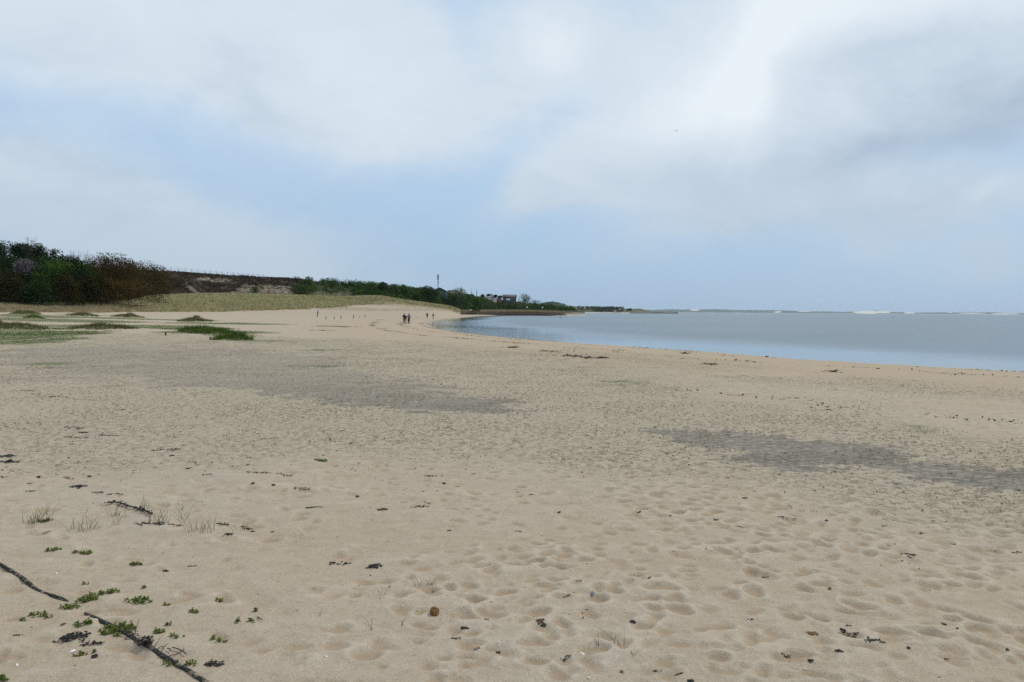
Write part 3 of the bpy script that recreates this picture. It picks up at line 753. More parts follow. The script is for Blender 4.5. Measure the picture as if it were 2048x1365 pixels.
# left thicket, from behind to the front
bush('tree', 8, 481, 545, 34, 238, green_d, 'bushy tree at the far left edge standing above the thicket', 'tree', 12, 5200, .30, 1, spiky=40)
bush('tree', 50, 486, 545, 24, 240, green_d, 'dark rounded tree second from left on the thicket skyline', 'tree', 10, 3800, .30, 2, spiky=20)
bare_tree(56, 474, 530, 18, 236, 'thin twiggy shrub poking up between the two left skyline trees', 4)
bush('tree', 77, 487, 545, 14, 242, green_d, 'narrow tall tree third from left on the thicket skyline', 'tree', 7, 2200, .28, 3, spiky=14)
bush('tree', 113, 497, 540, 12, 244, green_d, 'small open crowned tree alone right of the tall skyline trees', 'tree', 6, 500, .36, 5)
bush('bush', 96, 507, 545, 14, 240, green_d, 'low dark shrub filling the gap beside the small open tree', 'bush', 5, 700, .36, 6)
bare_tree(150, 501, 545, 14, 246, 'leafless pinkish shrub leftmost of the bare ones on the skyline', 7)
bare_tree(180, 503, 548, 18, 250, 'wide leafless grey shrub in the middle of the skyline', 8)
bare_tree(205, 504, 548, 12, 254, 'leafless shrub nearest the tall orange brown bush', 9)
bush('bush', 20, 512, 585, 50, 222, green_d, 'large near black bush at the left edge below the skyline trees', 'bush', 12, 4200, .42, 11, G1)
bush('bush', 90, 515, 585, 45, 224, green_d, 'large near black bush behind the lilac blossom', 'bush', 12, 4000, .42, 12, G1)
bush('bush', 150, 513, 580, 46, 232, green_d, 'broad near black bush under the leafless skyline shrubs', 'bush', 12, 3800, .42, 13, G1)
bush('lilac_bush', 52, 517, 550, 19, 203, lilac_m, 'bush covered with pale lilac blossom in the dark thicket', 'bush', 6, 650, .30, 14)
bush('bush', 112, 520, 590, 38, 206, green_m, 'fresh green bush right of the lilac blossom', 'bush', 11, 3000, .36, 16, G1)
bush('bush', 165, 527, 600, 40, 205, green_d, 'dark green bush right of the fresh green one', 'bush', 10, 3000, .36, 17, G1)
bush('bush', 22, 545, 612, 36, 190, brown_d, 'olive brown bush low at the left edge of the thicket', 'bush', 10, 3000, .33, 18, G1)
bush('bush', 78, 562, 613, 36, 190, green_d, 'low dark green bush between the olive brown bushes', 'bush', 9, 2600, .33, 19, G1)
bush('bush', -50, 540, 612, 44, 190, green_d, 'dark bush beyond the left edge of the thicket', 'bush', 9, 2600, .36, 20, G1)
bush('bush', 128, 553, 614, 36, 196, brown_d, 'olive brown bush low in the middle of the thicket', 'bush', 10, 3000, .33, 21, G1)
bush('bush', 180, 548, 612, 36, 204, brown_d, 'dark olive bush left of the orange brown bushes', 'bush', 10, 3000, .33, 22, G1)
bush('bush', 232, 509, 600, 46, 228, brown_l, 'tallest orange brown bush at the right of the thicket', 'bush', 14, 8000, .28, 23, None, spiky=110)
bush('bush', 262, 517, 570, 12, 250, green_d, 'small dark green bush top behind the orange brown ones', 'bush', 6, 600, .36, 24)
bush('bush', 296, 522, 605, 40, 262, brown_l, 'second tallest orange brown bush next to the bare hill', 'bush', 12, 6000, .28, 25, None, spiky=40)
bush('bush', 328, 543, 595, 24, 318, brown_l, 'small rusty bush at the right end of the thicket', 'bush', 9, 1700, .34, 26, None, spiky=10)
bush('bush', 258, 558, 612, 40, 222, brown_l, 'low orange brown bush jutting onto the dry grass', 'bush', 12, 3600, .30, 27, None, spiky=60)
bush('bush', 215, 555, 613, 32, 214, brown_l, 'orange brown bush at the foot of the tallest one', 'bush', 10, 2600, .30, 28, None, spiky=30)
bush('bush', 360, 555, 600, 26, 350, brown_d, 'very dark bush on the hill slope right of the rusty bush', 'bush', 8, 1600, .36, 29)
# the low dark skirting growth as one mass
P = scatter_sheet(hg, 420, 0, (300-HX0)/(HX1-HX0), .0, .6)
m = MB()
for p in P:
    q = rs.normal(size=(90, 3)); q /= np.linalg.norm(q, axis=1)[:, None]
    m.cards(p+q*np.array([1.3, 1.3, .9])*np.power(rs.rand(90, 1), .4)+[0, 0, .4], .34)
props(m.build('thicket_undergrowth', green_d), kind='stuff')
P = scatter_sheet(hg, 520, 0, (330-HX0)/(HX1-HX0), .6, 3.5)
m = MB()
for p in P:
    q = rs.normal(size=(110, 3)); q /= np.linalg.norm(q, axis=1)[:, None]
    m.cards(p+q*np.array([2.0, 2.0, 1.5])*np.power(rs.rand(110, 1), .4)+[0, 0, .8], .42)
props(m.build('thicket_scrub', green_d), kind='stuff')
# heather tufts on the bare slope: rough skyline and surface
hu = lambda px: (px-HX0)/(HX1-HX0)
hs = sampler(hg)
def lumps(n, u0, u1, t0, t1, r, per, leaf, keep=None, zup=.0):
    P = scatter_sheet(hg, n, hu(u0), hu(u1), t0, t1, keep); m = MB()
    for p in P:
        rr1 = r*rs.uniform(.5, 1.3)
        q = rs.normal(size=(per, 3)); q /= np.linalg.norm(q, axis=1)[:, None]
        m.cards(p+q*np.array([rr1, rr1, rr1*.8])*np.power(rs.rand(per, 1), .4)+[0, 0, rr1*zup], leaf)
    return m
heath = leafmat('heather', [(.012,.009,.007),(.026,.019,.014),(.055,.042,.026)], .85, 0, .3)
ts = np.array([0.])
def not_bare(P, u, t_):
    px = HX0+u*(HX1-HX0); D = P-CAM; dd = D@fw; py = CY-F*(D@up)/dd
    bl = blob(px, py, [(505,583,34,13),(545,580,30,10),(575,587,14,8),(640,590,20,8),(685,592,24,8),(440,561,24,4),(410,558,20,3),(560,576,22,5),(470,588,12,6),(386,580,14,10)])
    return np.where(bl > .35, .12, .9)
props(lumps(1500, 325, 720, 1.0, 3.7, .7, 26, .30, not_bare).build('heather_cover', heath), kind='stuff')
props(lumps(260, 330, 640, 3.9, 4.15, .35, 16, .22).build('hilltop_grass', leafmat('hilltop_leaf', [(.02,.028,.010),(.04,.05,.018),(.07,.075,.03)])), kind='stuff')
# scrub mass over the right hand hill
props(lumps(1150, 640, 1150, .8, 4.0, 2.0, 80, .55, lambda P, u, t_: np.where(HX0+u*(HX1-HX0) < 715, .45*(t_ > 2.4), .95), .45).build('hill_scrub', green_m), kind='stuff')
props(lumps(260, 700, 1150, .8, 3.9, 2.1, 70, .55, lambda P, u, t_: np.full(len(P), .9), .5).build('hill_scrub_dark', green_d), kind='stuff')
GT = 'trees on the wooded bank behind the bay'
HB = [ # px, top, base, halfwidth, d, mat, label
 (590,552,590,11,396,green_d,'dark tree on the hill edge, left of the pair by the bare slope','tree'),
 (617,553,592,14,396,green_m,'rounder right tree of the pair on the hill edge','tree'),
 (600,567,594,17,384,green_m,'mid green bush at the foot of the pair of hill edge trees','bush'),
 (622,573,590,8,382,green_b,'fresh green little bush under the right hill edge tree','bush'),
 (508,572,592,10,372,green_m,'lone green bush on the bare sandy part of the slope','bush'),
 (718,565,592,12,418,green_m,'first taller green tree where the wooded bank begins','tree'),
 (744,565,600,15,428,green_m,'broad green tree second along the wooded bank','tree'),
 (766,564,600,12,432,green_d,'dark tree third along the wooded bank skyline','tree'),
 (738,578,598,13,412,green_d,'near black bush at the foot of the wooded bank','bush'),
 (788,568,604,13,440,green_m,'green tree above the top of the sandy dune','tree'),
 (806,570,606,11,446,green_m,'fourth rounded green tree on the bank skyline','tree'),
 (722,578,596,10,410,green_b,'light green bush low where the bank meets the dune','bush'),
 (828,575,606,13,450,green_m,'green tree in the dip of the bank skyline','tree'),
 (855,572.5,610,15,462,green_d,'dark broad tree left of the phone mast','tree'),
 (873,578,612,9,470,green_m,'tree standing at the foot of the phone mast','tree'),
 (832,588,609,13,446,green_d,'dark bush above the crest of the dune','bush'),
 (872,592,614,12,470,green_b,'yellow green bush in the bank below the phone mast','bush'),
 (900,592,618,16,492,green_d,'dark bush between mast and open crowned tree','bush'),
 (918,574,608,16,520,willow_m,'open grey green tree right of the phone mast','tree'),
 (931,596,620,14,520,green_m,'green bush below the open grey green tree','bush'),
 (951,611,624.5,12,442,green_d,'dark round bush at the head of the marsh','bush'),
 (956,598,618,12,560,green_m,'green bush left of the far chalets','bush'),
 (968,603,620,12,575,green_m,'green bush under the first chalet','bush'),
 (980,602,620,10,580,willow_m,'pale green bush below the row of chalets','bush'),
 (997,604,620,12,600,green_m,'green bush left below the dark green house','bush'),
 (1015,606,620,14,612,green_m,'green bush directly below the dark green house','bush'),
 (1033,604,620,12,620,willow_m,'grey green bush at the right wall of the dark green house','bush'),
 (1050,587,617,14,640,willow_m,'large round grey green tree right of the dark green house','tree'),
 (1047,601,620,14,628,willow_m,'pale bush at the foot of the large round tree','bush'),
 (1073,600,619,12,660,green_d,'dark tree right of the large round tree','tree'),
 (1064,608,620.5,10,650,green_m,'low bush between the large round tree and the dark one','bush'),
 (1100,605,620,11,690,green_m,'rounded light green tree near the end of the bank','tree'),
 (1088,609,620.5,9,680,green_d,'small dark bush near the end of the bank','bush'),
 (1115,613,621,9,715,green_d,'last low bush at the tip of the wooded bank','bush'),
 (933,587.5,596,7,580,green_d,'small dark pine behind the white chalet roof','tree'),
 (944,588,597,5,585,green_d,'small dark pine below the two thin masts','tree'),
 (966,588.5,596,5,600,green_d,'lone leaning dark pine on the skyline','tree'),
 (979,587.5,596,6,610,green_d,'domed dark pine left of two others on the skyline','tree'),
 (991,589.5,596,6,615,green_d,'middle domed dark pine on the skyline','tree'),
 (1001,591.5,597,5,620,green_d,'smallest domed dark pine beside the dark green house','tree'),
]
for k, (px, tp, bs, hw, d, mt, lab, cat) in enumerate(HB):
    nn = int(np.clip(hw*(bs-tp)*2.6, 350, 2200))
    bush('tree' if cat == 'tree' else 'bush', px, tp, bs, hw, d, mt, lab, cat, 7 if hw < 12 else 10, nn, .55 if d > 430 else .42, 200+k, GT)
# ------------------------------------------------------------------ posts, signs, fence
wood = simple('weathered_wood', (.13, .105, .085), .9, .1, .35, 20, .004, 80)
wood_d = simple('dark_post_wood', (.06, .05, .042), .9, .1, .3, 20, .004, 80)
white = simple('white_paint', (.72, .73, .74), .5, .3, .06, 3)
steel = simple('galvanised_steel', (.26, .28, .30), .5, .4, .15, 6, metal=.5)
dark_st = simple('dark_steel', (.07, .075, .08), .6, .3, .15, 6)
def post(px, base, hpx, d, rad, name, label, cat, mat, group=None, lean=(0, 0)):
    """a round topped post standing on whatever lies below it"""
    B = at(px, base, d); h = hpx*d/F; m = MB()
    T = B+np.array([lean[0]*h, lean[1]*h, h])
    m.tube([B-[0, 0, .3], B+(T-B)*.5, T-(T-B)*.03, T], [rad, rad*.97, rad*.95, rad*.7], 10)
    return props(m.build(name, mat, loc=B), label, cat, group)
def dist_on(px, py): return on(px, py)[1]
G = 'short wooden stakes on the upper beach'
for (px, py, h, lab) in [(651.9,639,5.2,'short wooden stake nearest the round white sign'),(668.6,638.6,5,'thin wooden stake second from the round white sign'),
    (682,638.4,6.2,'wooden stake third from the round white sign, thicker than its neighbours'),(706.8,637.3,6.2,'wooden stake fourth from the round white sign'),
    (719.5,636,2.6,'stump of a stake between the two rightmost stakes'),(730,635.8,6,'rightmost wooden stake of the row on pale sand'),
    (331.5,672,8,'lone wooden stake on the sand left of the green ridge')]:
    post(px, py, h, dist_on(px, py), .075 if px > 400 else .05, 'wooden_stake', lab, 'stake', wood_d, G)
G = 'thin posts in the marram dune'
for (px, py, h, d, lab) in [(310.5,620,5.5,270,'thin post leftmost in the marram grass'),(354,622,8,255,'tall thin post at the left corner of the marram dune'),(580,617,8,300,'thin dark post at the grass edge left of two'),
    (605,616,6,305,'thin dark post at the grass edge right of two'),(627,613,5,325,'thin post inside the marram grass above the round sign'),(720,607,3,340,'small post on the right flank of the dune'),
    (768,606,3,345,'small post right of the dune top'),(379,590,8,338,'tall post with crossbar at the dune crest below the sandy gully')]:
    o = post(px, py, h, d, .06, 'marker_post', lab, 'post', wood_d, G)
    if px == 379:
        B = at(px, py, d); m = MB(); m.box((B[0]-.75, B[1]-.05, B[2]+h*d/F-.28), (B[0]+.75, B[1]+.05, B[2]+h*d/F-.18))
        c = m.build('crossbar', wood_d); c.parent = o; c.location = -Vector(o.location)
# round white sign on a leaning post
p = on(634, 635); d = p[1]; B = p; s = d/F
root = empty('round_sign', B, 'round white sign on a leaning dark post, standing on pale sand', 'sign')
m = MB(); T = B+np.array([2.2*s, 0, 14.6*s]); m.tube([B-[0, 0, .4], (B+T)/2, T], [.10, .09, .085], 8); m.build('post', wood_d, root)
c = B+np.array([2.0*s, .13, 11.0*s]); Rr = 3.9*s
ph = np.arange(32)/32*2*math.pi; m = MB()
for yy, q in ((0, 1), (.035, 1)): pass
rim0 = np.stack([np.cos(ph)*Rr, np.zeros(32), np.sin(ph)*Rr], -1)
Vv = np.vstack([c+rim0, c+rim0+[0, .035, 0], c[None], c[None]+[0, .035, 0]])
q = [(k, k+32, (k+1) % 32+32, (k+1) % 32) for k in range(32)]
tt_ = [(64, k, (k+1) % 32) for k in range(32)]+[(65, (k+1) % 32+32, k+32) for k in range(32)]
m.add(Vv, q, tt_); m.build('sign_face', white, root)
# small white notice boards
for (px, py, h, d, w, hh, lab) in [(381.5,620,12,292,4.2,3.6,'small white notice board on a post in the marram grass'),
    (1054,621.5,8,470,1.9,3.4,'white upright notice at the foot of the large round tree'),(1085,621.5,7.5,480,2.4,3.2,'white notice near the right end of the reed bed'),
    (941,624,5,420,1.8,2.8,'white notice at the landward end of the beach beside the dark bush')]:
    B = at(px, py, d); s = d/F
    root = empty('notice_board', B, lab, 'sign')
    m = MB(); m.tube([B-[0, 0, .4], B+[0, 0, h*s*.98]], [.07, .07], 8); m.build('post', wood_d, root)
    m = MB(); m.box((B[0]-w*s/2, B[1]-.13, B[2]+(h-hh)*s), (B[0]+w*s/2, B[1]-.08, B[2]+h*s)); m.build('board', white, root)
# row of short fence posts where the sand meets the bank
for k, (px, hh) in enumerate([(904,4),(911,3.4),(917,4),(923,3.6),(926,4.4),(931,4)]):
    post(px, 623, hh, 405, .09, 'boundary_post', 'pale short post at the head of the beach below the wooded bank', 'post', wood, 'pale posts at the head of the beach')
# fence along the hill top
def fence(pts, d0, d1, hpx, label, rad=.055, name='wire_fence'):
    n = len(pts); P = []
    for k, (px, py) in enumerate(pts):
        d = d0+(d1-d0)*k/(n-1); P.append(at(px, py, d))
    root = empty(name, P[0], label, 'fence')
    H = hpx*d0/F
    for p in P:
        m = MB(); m.tube([p-[0, 0, .8], p+[0, 0, H]], [rad, rad], 8); m.build('post', dark_st, root)
    m = MB()
    for f in (.12, .4, .68, .96):
        for a, c in zip(P[:-1], P[1:]): m.tube([a+[0, .06, H*f], (a+c)/2+[0, .06, H*f-.02], c+[0, .06, H*f]], [.018]*3, 4)
    # woven mesh between the line wires
    for a, c in zip(P[:-1], P[1:]):
        L = np.linalg.norm(c-a); k = max(2, int(L/.35))
        for j in range(k):
            p = a+(c-a)*(j+.5)/k; m.tube([p+[0, .06, H*.1], p+[0, .06, H*.96]], [.008]*2, 3, cap=False)
    m.build('wire_mesh', steel, root)
fence([(314,540.5),(327,541.5),(342,542.5),(356,543.5),(370,544.6),(383.5,545.8),(396,547),(409,548.1),(421,549),(433,549.6),(444,550.5),(455,551.4),(466,552.2),(476,553.2),(486,553.8),(496,554.4),(506,554.8),(516,555.2),(526,555.6)],
      384, 400, 7.2, 'long wire fence on dark posts along the bare hill top', .085)
fence([(640,566),(656,567.3),(671,569),(684,569.6),(697,570.4),(710,570.6)], 420, 434, 3.4, 'short low wire fence on the hill top right of the two trees', .04)
# phone mast and two thin masts
B = at(876, 590, 500); s = 500/F
root = empty('phone_mast', B, 'tall grey mobile phone mast with antenna panels rising above the trees', 'mast')
H = 41*s
m = MB(); m.tube([B, B+[0, 0, H*.5], B+[0, 0, H*.985]], [.34, .26, .16], 10); m.build('pole', steel, root)
for k in range(3):
    a = 2.1*k+.4; m = MB(); c = B+np.array([math.cos(a)*.42, math.sin(a)*.42, 0])
    m.box((c[0]-.17, c[1]-.12, c[2]+H*.80), (c[0]+.17, c[1]+.12, c[2]+H*.995)); m.build('antenna_panel', steel, root)
for k in range(3):
    a = 2.1*k+1.2; m = MB(); c = B+np.array([math.cos(a)*.46, math.sin(a)*.46, 0])
    m.box((c[0]-.15, c[1]-.12, c[2]+H*.71), (c[0]+.15, c[1]+.12, c[2]+H*.775)); m.build('radio_unit', dark_st, root)
m = MB(); m.tube([B+[.30, 0, H*.57], B+[.30, 0, H*.64]], [.26, .26], 8); m.build('dish', steel, root)
m = MB(); m.tube([B+[.1, 0, H*.98], B+[.1, 0, H*1.04]], [.04, .03], 6); m.build('lightning_rod', steel, root)
for (px, top, base, lab) in [(942.3,577,592,'left of the two thin dark masts above the chalets'),(953.4,577,592,'right of the two thin dark masts above the chalets')]:
    B = at(px, base, 620); H = (base-top)*620/F; root = empty('thin_mast', B, lab, 'mast', 'two thin masts')
    m = MB(); m.tube([B-[0, 0, 2], B+[0, 0, H]], [.15, .09], 8); m.build('pole', dark_st, root)
    m = MB(); m.tube([B+[0, 0, H*.1], B+[0, 0, H*.55]], [.30, .22], 8); m.build('lower_sleeve', dark_st, root)
# leaning stake in the water
g = flat(1122.8, 638.5, ZW); m = MB(); s = g[1]/F
m.tube([g-[-.3, 0, .5], g+[-2.0*s, 0, 4.5*s], g+[-3.9*s, 0, 8.6*s]], [.06, .055, .045], 8)
props(m.build('leaning_stake', wood_d, loc=g), 'thin dark stake leaning out of the water off the reed spit', 'stake')
# ------------------------------------------------------------------ houses
wall_g = simple('green_boarding', (.045, .07, .065), .8, .2, .15, 1.5)
roof_b = simple('brown_roofing', (.13, .11, .105), .85, .15, .2, 1.0, .02, 3)
roof_d = simple('dark_roofing', (.06, .055, .05), .85, .15, .2, 1.0)
roof_g = simple('grey_roofing', (.30, .30, .31), .8, .2, .15, 1.0)
cream = simple('cream_render', (.52, .48, .40), .85, .15, .1, 1.0)
cwhite = simple('white_cladding', (.66, .67, .68), .7, .2, .06, 1.0)
glass = simple('window_glass', (.05, .06, .07), .15, .5, .1, 1)
redbrick = simple('dull_red_brick', (.20, .10, .075), .9, .1, .2, 1)
def house(px0, px1, base, eave, ridge, d, depth, wm_, rm_, label, gable='side', wins=(), name='house', over=.35, down=2.5):
    """gable: 'side' = ridge runs across the view, 'end' = gable faces the viewer"""
    s = d/F; A_ = at(px0, base, d); B_ = at(px1, base, d); z0 = min(A_[2], B_[2]); ze = at((px0+px1)/2, eave, d)[2]; zr = at((px0+px1)/2, ridge, d)[2]
    x0, x1 = A_[0], B_[0]; y0, y1 = d, d+depth
    root = empty(name, ((x0+x1)/2, y0, z0), label, 'house')
    m = MB(); m.box((x0, y0, z0-down), (x1, y1, ze))
    o = over; th = .16
    if gable == 'end':
        xm = (x0+x1)/2
        m.add([(x0, y0+.002, ze), (x1, y0+.002, ze), (xm, y0+.002, zr-th), (x0, y1-.002, ze), (x1, y1-.002, ze), (xm, y1-.002, zr-th)], [(0, 3, 5, 2), (1, 2, 5, 4)], [(0, 2, 1), (3, 4, 5)])
    m.build('wall', wm_, root)
    r_ = MB()
    if gable == 'side':
        ym = (y0+y1)/2
        for ya, sg_ in ((y0-o, 1), (y1+o, -1)):
            V_ = [(x0-o, ya, ze-.05), (x1+o, ya, ze-.05), (x1+o, ym, zr), (x0-o, ym, zr)]
            V2 = [(a, b_, c_+th) for a, b_, c_ in V_]
            r_.add(V_+V2, [(0, 3, 2, 1), (4, 5, 6, 7), (0, 1, 5, 4), (1, 2, 6, 5), (2, 3, 7, 6), (3, 0, 4, 7)])
    elif gable == 'end':
        xm = (x0+x1)/2
        for xa in (x0-o, x1+o):
            V_ = [(xa, y0-o, ze-.05), (xa, y1+o, ze-.05), (xm, y1+o, zr), (xm, y0-o, zr)]
            V2 = [(a, b_, c_+th) for a, b_, c_ in V_]
            r_.add(V_+V2, [(0, 3, 2, 1), (4, 5, 6, 7), (0, 1, 5, 4), (1, 2, 6, 5), (2, 3, 7, 6), (3, 0, 4, 7)])
    else:
        r_.box((x0-o, y0-o, ze+.003), (x1+o, y1+o, zr))
    r_.build('roof', rm_, root)
    for (a, b_, t_, bo) in wins:
        P0 = at(a, bo, d); P1 = at(b_, t_, d)
        w = MB(); w.box((P0[0], y0-.06, P0[2]), (P1[0], y0-.005, P1[2])); fr = w.build('window', cwhite, root)
        w = MB(); g_ = .12*min(P1[0]-P0[0], P1[2]-P0[2])
        w.box((P0[0]+g_, y0-.075, P0[2]+g_), (P1[0]-g_, y0-.062, P1[2]-g_)); pn = w.build('pane', glass, None)
        pn.parent = fr
        pn.location = -Vector(root.location)
    return root
h = house(1006, 1032.5, 610, 594.2, 589.8, 630, 9, wall_g, roof_b, 'dark green wooden house with a broad brown roof and pale gable window', 'side', name='wooden_house', over=.5)
# its little front gable and bright glazed bay
P0 = at(1011.6, 606, 627.5); P1 = at(1021.2, 597, 627.5)
B = np.array(h.location)
m = MB(); m.box((P0[0], 627.6, P0[2]-2), (P1[0], 630.2, P1[2])); m.build('porch', wall_g, h)
m = MB(); xm = (P0[0]+P1[0])/2; zt = at(1016, 594.6, 627.5)[2]
for xa in (P0[0]-.45, P1[0]+.45):
    V_ = [(xa, 627.1, P1[2]-.1), (xa, 630.3, P1[2]-.1), (xm, 630.3, zt), (xm, 627.1, zt)]; V2 = [(a, b_, c_+.15) for a, b_, c_ in V_]
    m.add(V_+V2, [(0, 3, 2, 1), (4, 5, 6, 7), (0, 1, 5, 4), (1, 2, 6, 5), (2, 3, 7, 6), (3, 0, 4, 7)])
m.build('porch_roof', roof_b, h)
m = MB(); m.add([(P0[0], 627.61, P1[2]), (P1[0], 627.61, P1[2]), (xm, 627.61, zt-.05)], None, [(0, 1, 2)]); m.build('gable_wall', wall_g, h)
Pa = at(1011.9, 601.6, 627.5); Pb = at(1020.8, 597.3, 627.5)
m = MB(); m.box((Pa[0], 627.50, Pa[2]), (Pb[0], 627.57, Pb[2])); m.build('window', cwhite, h)
house(866, 892, 592, 583.0, 575.8, 488, 9, wall_g, roof_d, 'low house with a dark sloping roof half hidden below the phone mast', 'end')
house(896, 914, 592, 583.0, 581.0, 530, 9, cream, roof_d, 'house with a flat dark roof behind the open grey green tree', 'flat')
house(930, 945, 596, 590.4, 588.9, 585, 7, cwhite, roof_g, 'low white chalet with a pale flat roof below the thin masts', 'flat', wins=((933,936,591.5,593.5),))
house(951.5, 962, 600, 594.6, 593.2, 600, 7, cwhite, roof_g, 'small white chalet between lone pine and thin masts', 'flat', wins=((955,957,595.4,597.2),))
house(964, 980, 601, 595.2, 593.3, 605, 7, cream, roof_g, 'pale chalet with grey roof under the domed pines', 'side', wins=((968,970,596.5,598.5),(974,976,596.5,598.5)))
house(982, 993, 603, 596.6, 594.0, 612, 7, cream, roof_b, 'small chalet with brown roof left of the last chalet', 'end', wins=((986,989,598,600),))
house(994.5, 1003, 604, 597.0, 594.6, 616, 7, redbrick, roof_b, 'small reddish chalet next to the dark green house', 'end', wins=((997.5,999.8,598.5,600.6),))
# village far off across the bay
vg = [(1134,3.5,'leftmost grey roofed house on the far village slope'),(1147,3,'pale far house second from the left on the village slope'),(1159,3.5,'far house in the middle of the village slope'),
      (1168,3,'far house right of the middle on the village slope'),(1238,4,'far cream house below the last village trees'),(1229,2.5,'tiny white boat house at the water under the village')]
for k, (px, w, lab) in enumerate(vg):
    yb = {1238: 620.5, 1229: 622.6}.get(px, 615.2+k*.35)
    house(px, px+w, yb, yb-1.2, yb-2.3, 2080 if px < 1200 else 2010, 12, cream if k % 2 else redbrick, roof_b if k % 2 else roof_g, lab, 'side', over=.4, down=3)
far_leaf = leafmat('far_tree_leaf', [(.045,.07,.04),(.07,.10,.055),(.09,.12,.07)], .8, .15, .02)  # colours raised so distance haze is partly painted into the foliage
GV = 'trees round the far village'
vt = [(1134,611,7),(1141,612,4),(1160,612,7),(1167,613,5),(1174,612.5,5),(1183,613,8),(1193,612.5,9),(1203,614,7),(1211,613.5,8),(1220,613,9),(1228,614.5,7),(1235,615,6),(1244,618,4),(1256,617.5,3.5),(1261,617,4)]
names = ['first dark tree on the far village ridge','small tree beside the first one on the far village ridge','dense tree group above the pale far houses','low tree right of the dense group on the far ridge','pointed tree on the far ridge before the gap',
 'broad tree on the middle of the far village ridge','widest tree on the middle of the far village ridge','tree right of the widest one on the far ridge','tall tree left of the tallest pair on the far ridge','tallest tree near the right end of the far ridge',
 'sloping crown right of the tallest far tree','last big tree before the far ridge drops','small lone tree above the cream far house','left one of two low trees at the end of the far village','right one of two low trees at the end of the far village']
for k, ((px, tp, hw), lab) in enumerate(zip(vt, names)):
    bush('tree', px, tp, 620.5 if px < 1240 else 622.5, hw*.8, 2110 if px < 1240 else 2040, far_leaf, lab, 'tree', 6, 380, 1.9, 600+k, GV)
m = MB()
for k in range(220):
    px = rs.uniform(1185, 1245); p = at(px, rs.uniform(615.5, 621), 2060); q = rs.normal(size=(22, 3)); q /= np.linalg.norm(q, axis=1)[:, None]
    m.cards(p+q*np.array([6, 6, 3.5]), 2.0)
props(m.build('far_woods', far_leaf), kind='stuff')
# ------------------------------------------------------------------ a gull far up
gp = at(1353, 262, 120); m = MB()
for sgn in (-1, 1):
    W_ = .75*np.array([(0, 0, 0), (.22, .02, .07), (.42, -.05, .03), (.22, -.1, .065), (0, -.12, 0)])*[sgn, 1, 1]
    m.add(np.vstack([gp+W_, gp+W_+[0, 0, .012]]), [(0, 1, 3, 4), (5, 9, 8, 6)], [(1, 2, 3), (6, 8, 7)])
m.tube(gp+np.array([(0, .2, 0), (0, .08, 0), (0, -.1, .005), (0, -.26, .01)]), [.02, .05, .045, .012], 8)
props(m.build('gull', simple('gull_feather', (.25, .25, .26), .8, .1)), 'small gull gliding high under the clouds', 'bird')
# ------------------------------------------------------------------ old rope half buried in the sand
rope_m, t, b = material('tarred_rope', .9, .15)
pos = t.pos(); c = t.mix(t.ramp(t.noise(pos, 60, 5, .7), .35, .65), (.012, .012, .012), (.055, .052, .046))
c = t.mix(t.ramp(t.noise(pos, 150, 3, .7), .60, .68), c, (.30, .27, .21))
c = t.mix(t.m('MULTIPLY', t.ramp(t.noise(pos, 22, 5, .7), .54, .60), .6), c, (.34, .27, .19))
t.put(b.inputs['Base Color'], c); t.put(b.inputs['Normal'], t.bump(t.noise(pos, 120, 4, .7), .9, .006))
RP = [(-260,1010,.0),(-120,1068,.0),(-40,1108,.0),(0,1129,.002),(45,1158,.004),(78,1183,-.006),(110,1195,.004),(130,1201,.0),(148,1208,-.022),(156,1213,-.045),(164,1219,-.022),(190,1236,.0),(222,1253,.004),(240,1262,-.004),
      (256,1270,-.012),(272,1281,.0),(290,1290,.008),(306,1300,.0),(322,1310,-.004),(345,1325,.004),(370,1340,.004),(412,1366,.0),(450,1392,.002),(500,1425,.0)]
PP = np.array([on(a, b_) for a, b_, z in RP]); PP[:, 2] += np.array([z for *_, z in RP])
# smooth resample
def resample(P, step):
    L = np.concatenate([[0], np.cumsum(np.linalg.norm(np.diff(P, axis=0), axis=1))]); n = int(L[-1]/step)
    s = np.linspace(0, L[-1], n); Q = np.stack([np.interp(s, L, P[:, k]) for k in range(3)], -1)
    k = 9; pad = np.pad(Q, ((k, k), (0, 0)), mode='edge'); ker = np.hanning(2*k+3)[1:-1]; ker /= ker.sum()
    return np.stack([np.convolve(pad[:, c], ker, 'valid') for c in range(3)], -1)
RC = resample(PP, .012)
def ropemesh(P, r, strands=3):
    m = MB(); n = 18; k = len(P)
    a = np.arange(n)/n*2*math.pi
    tw = np.arange(k)[:, None]*.22
    lump = 1+.16*np.abs(np.cos((a[None, :]*strands+tw*strands)/2))+.22*fbm(np.arange(k)[:, None]*.35+a[None, :]*.8, a[None, :]*1.7+np.zeros((k, 1)), 9, 3)
    rr_ = r*(1+.12*np.sin(np.arange(k)*.05))
    m.tube(P, rr_, n, lump=lump); return m
c0 = on(150, 1209)
root = empty('rope', c0, 'thick blackish tarred rope lying half buried across the sand', 'rope')
ropemesh(RC, .0112).build('cord', rope_m, root, smooth=True)
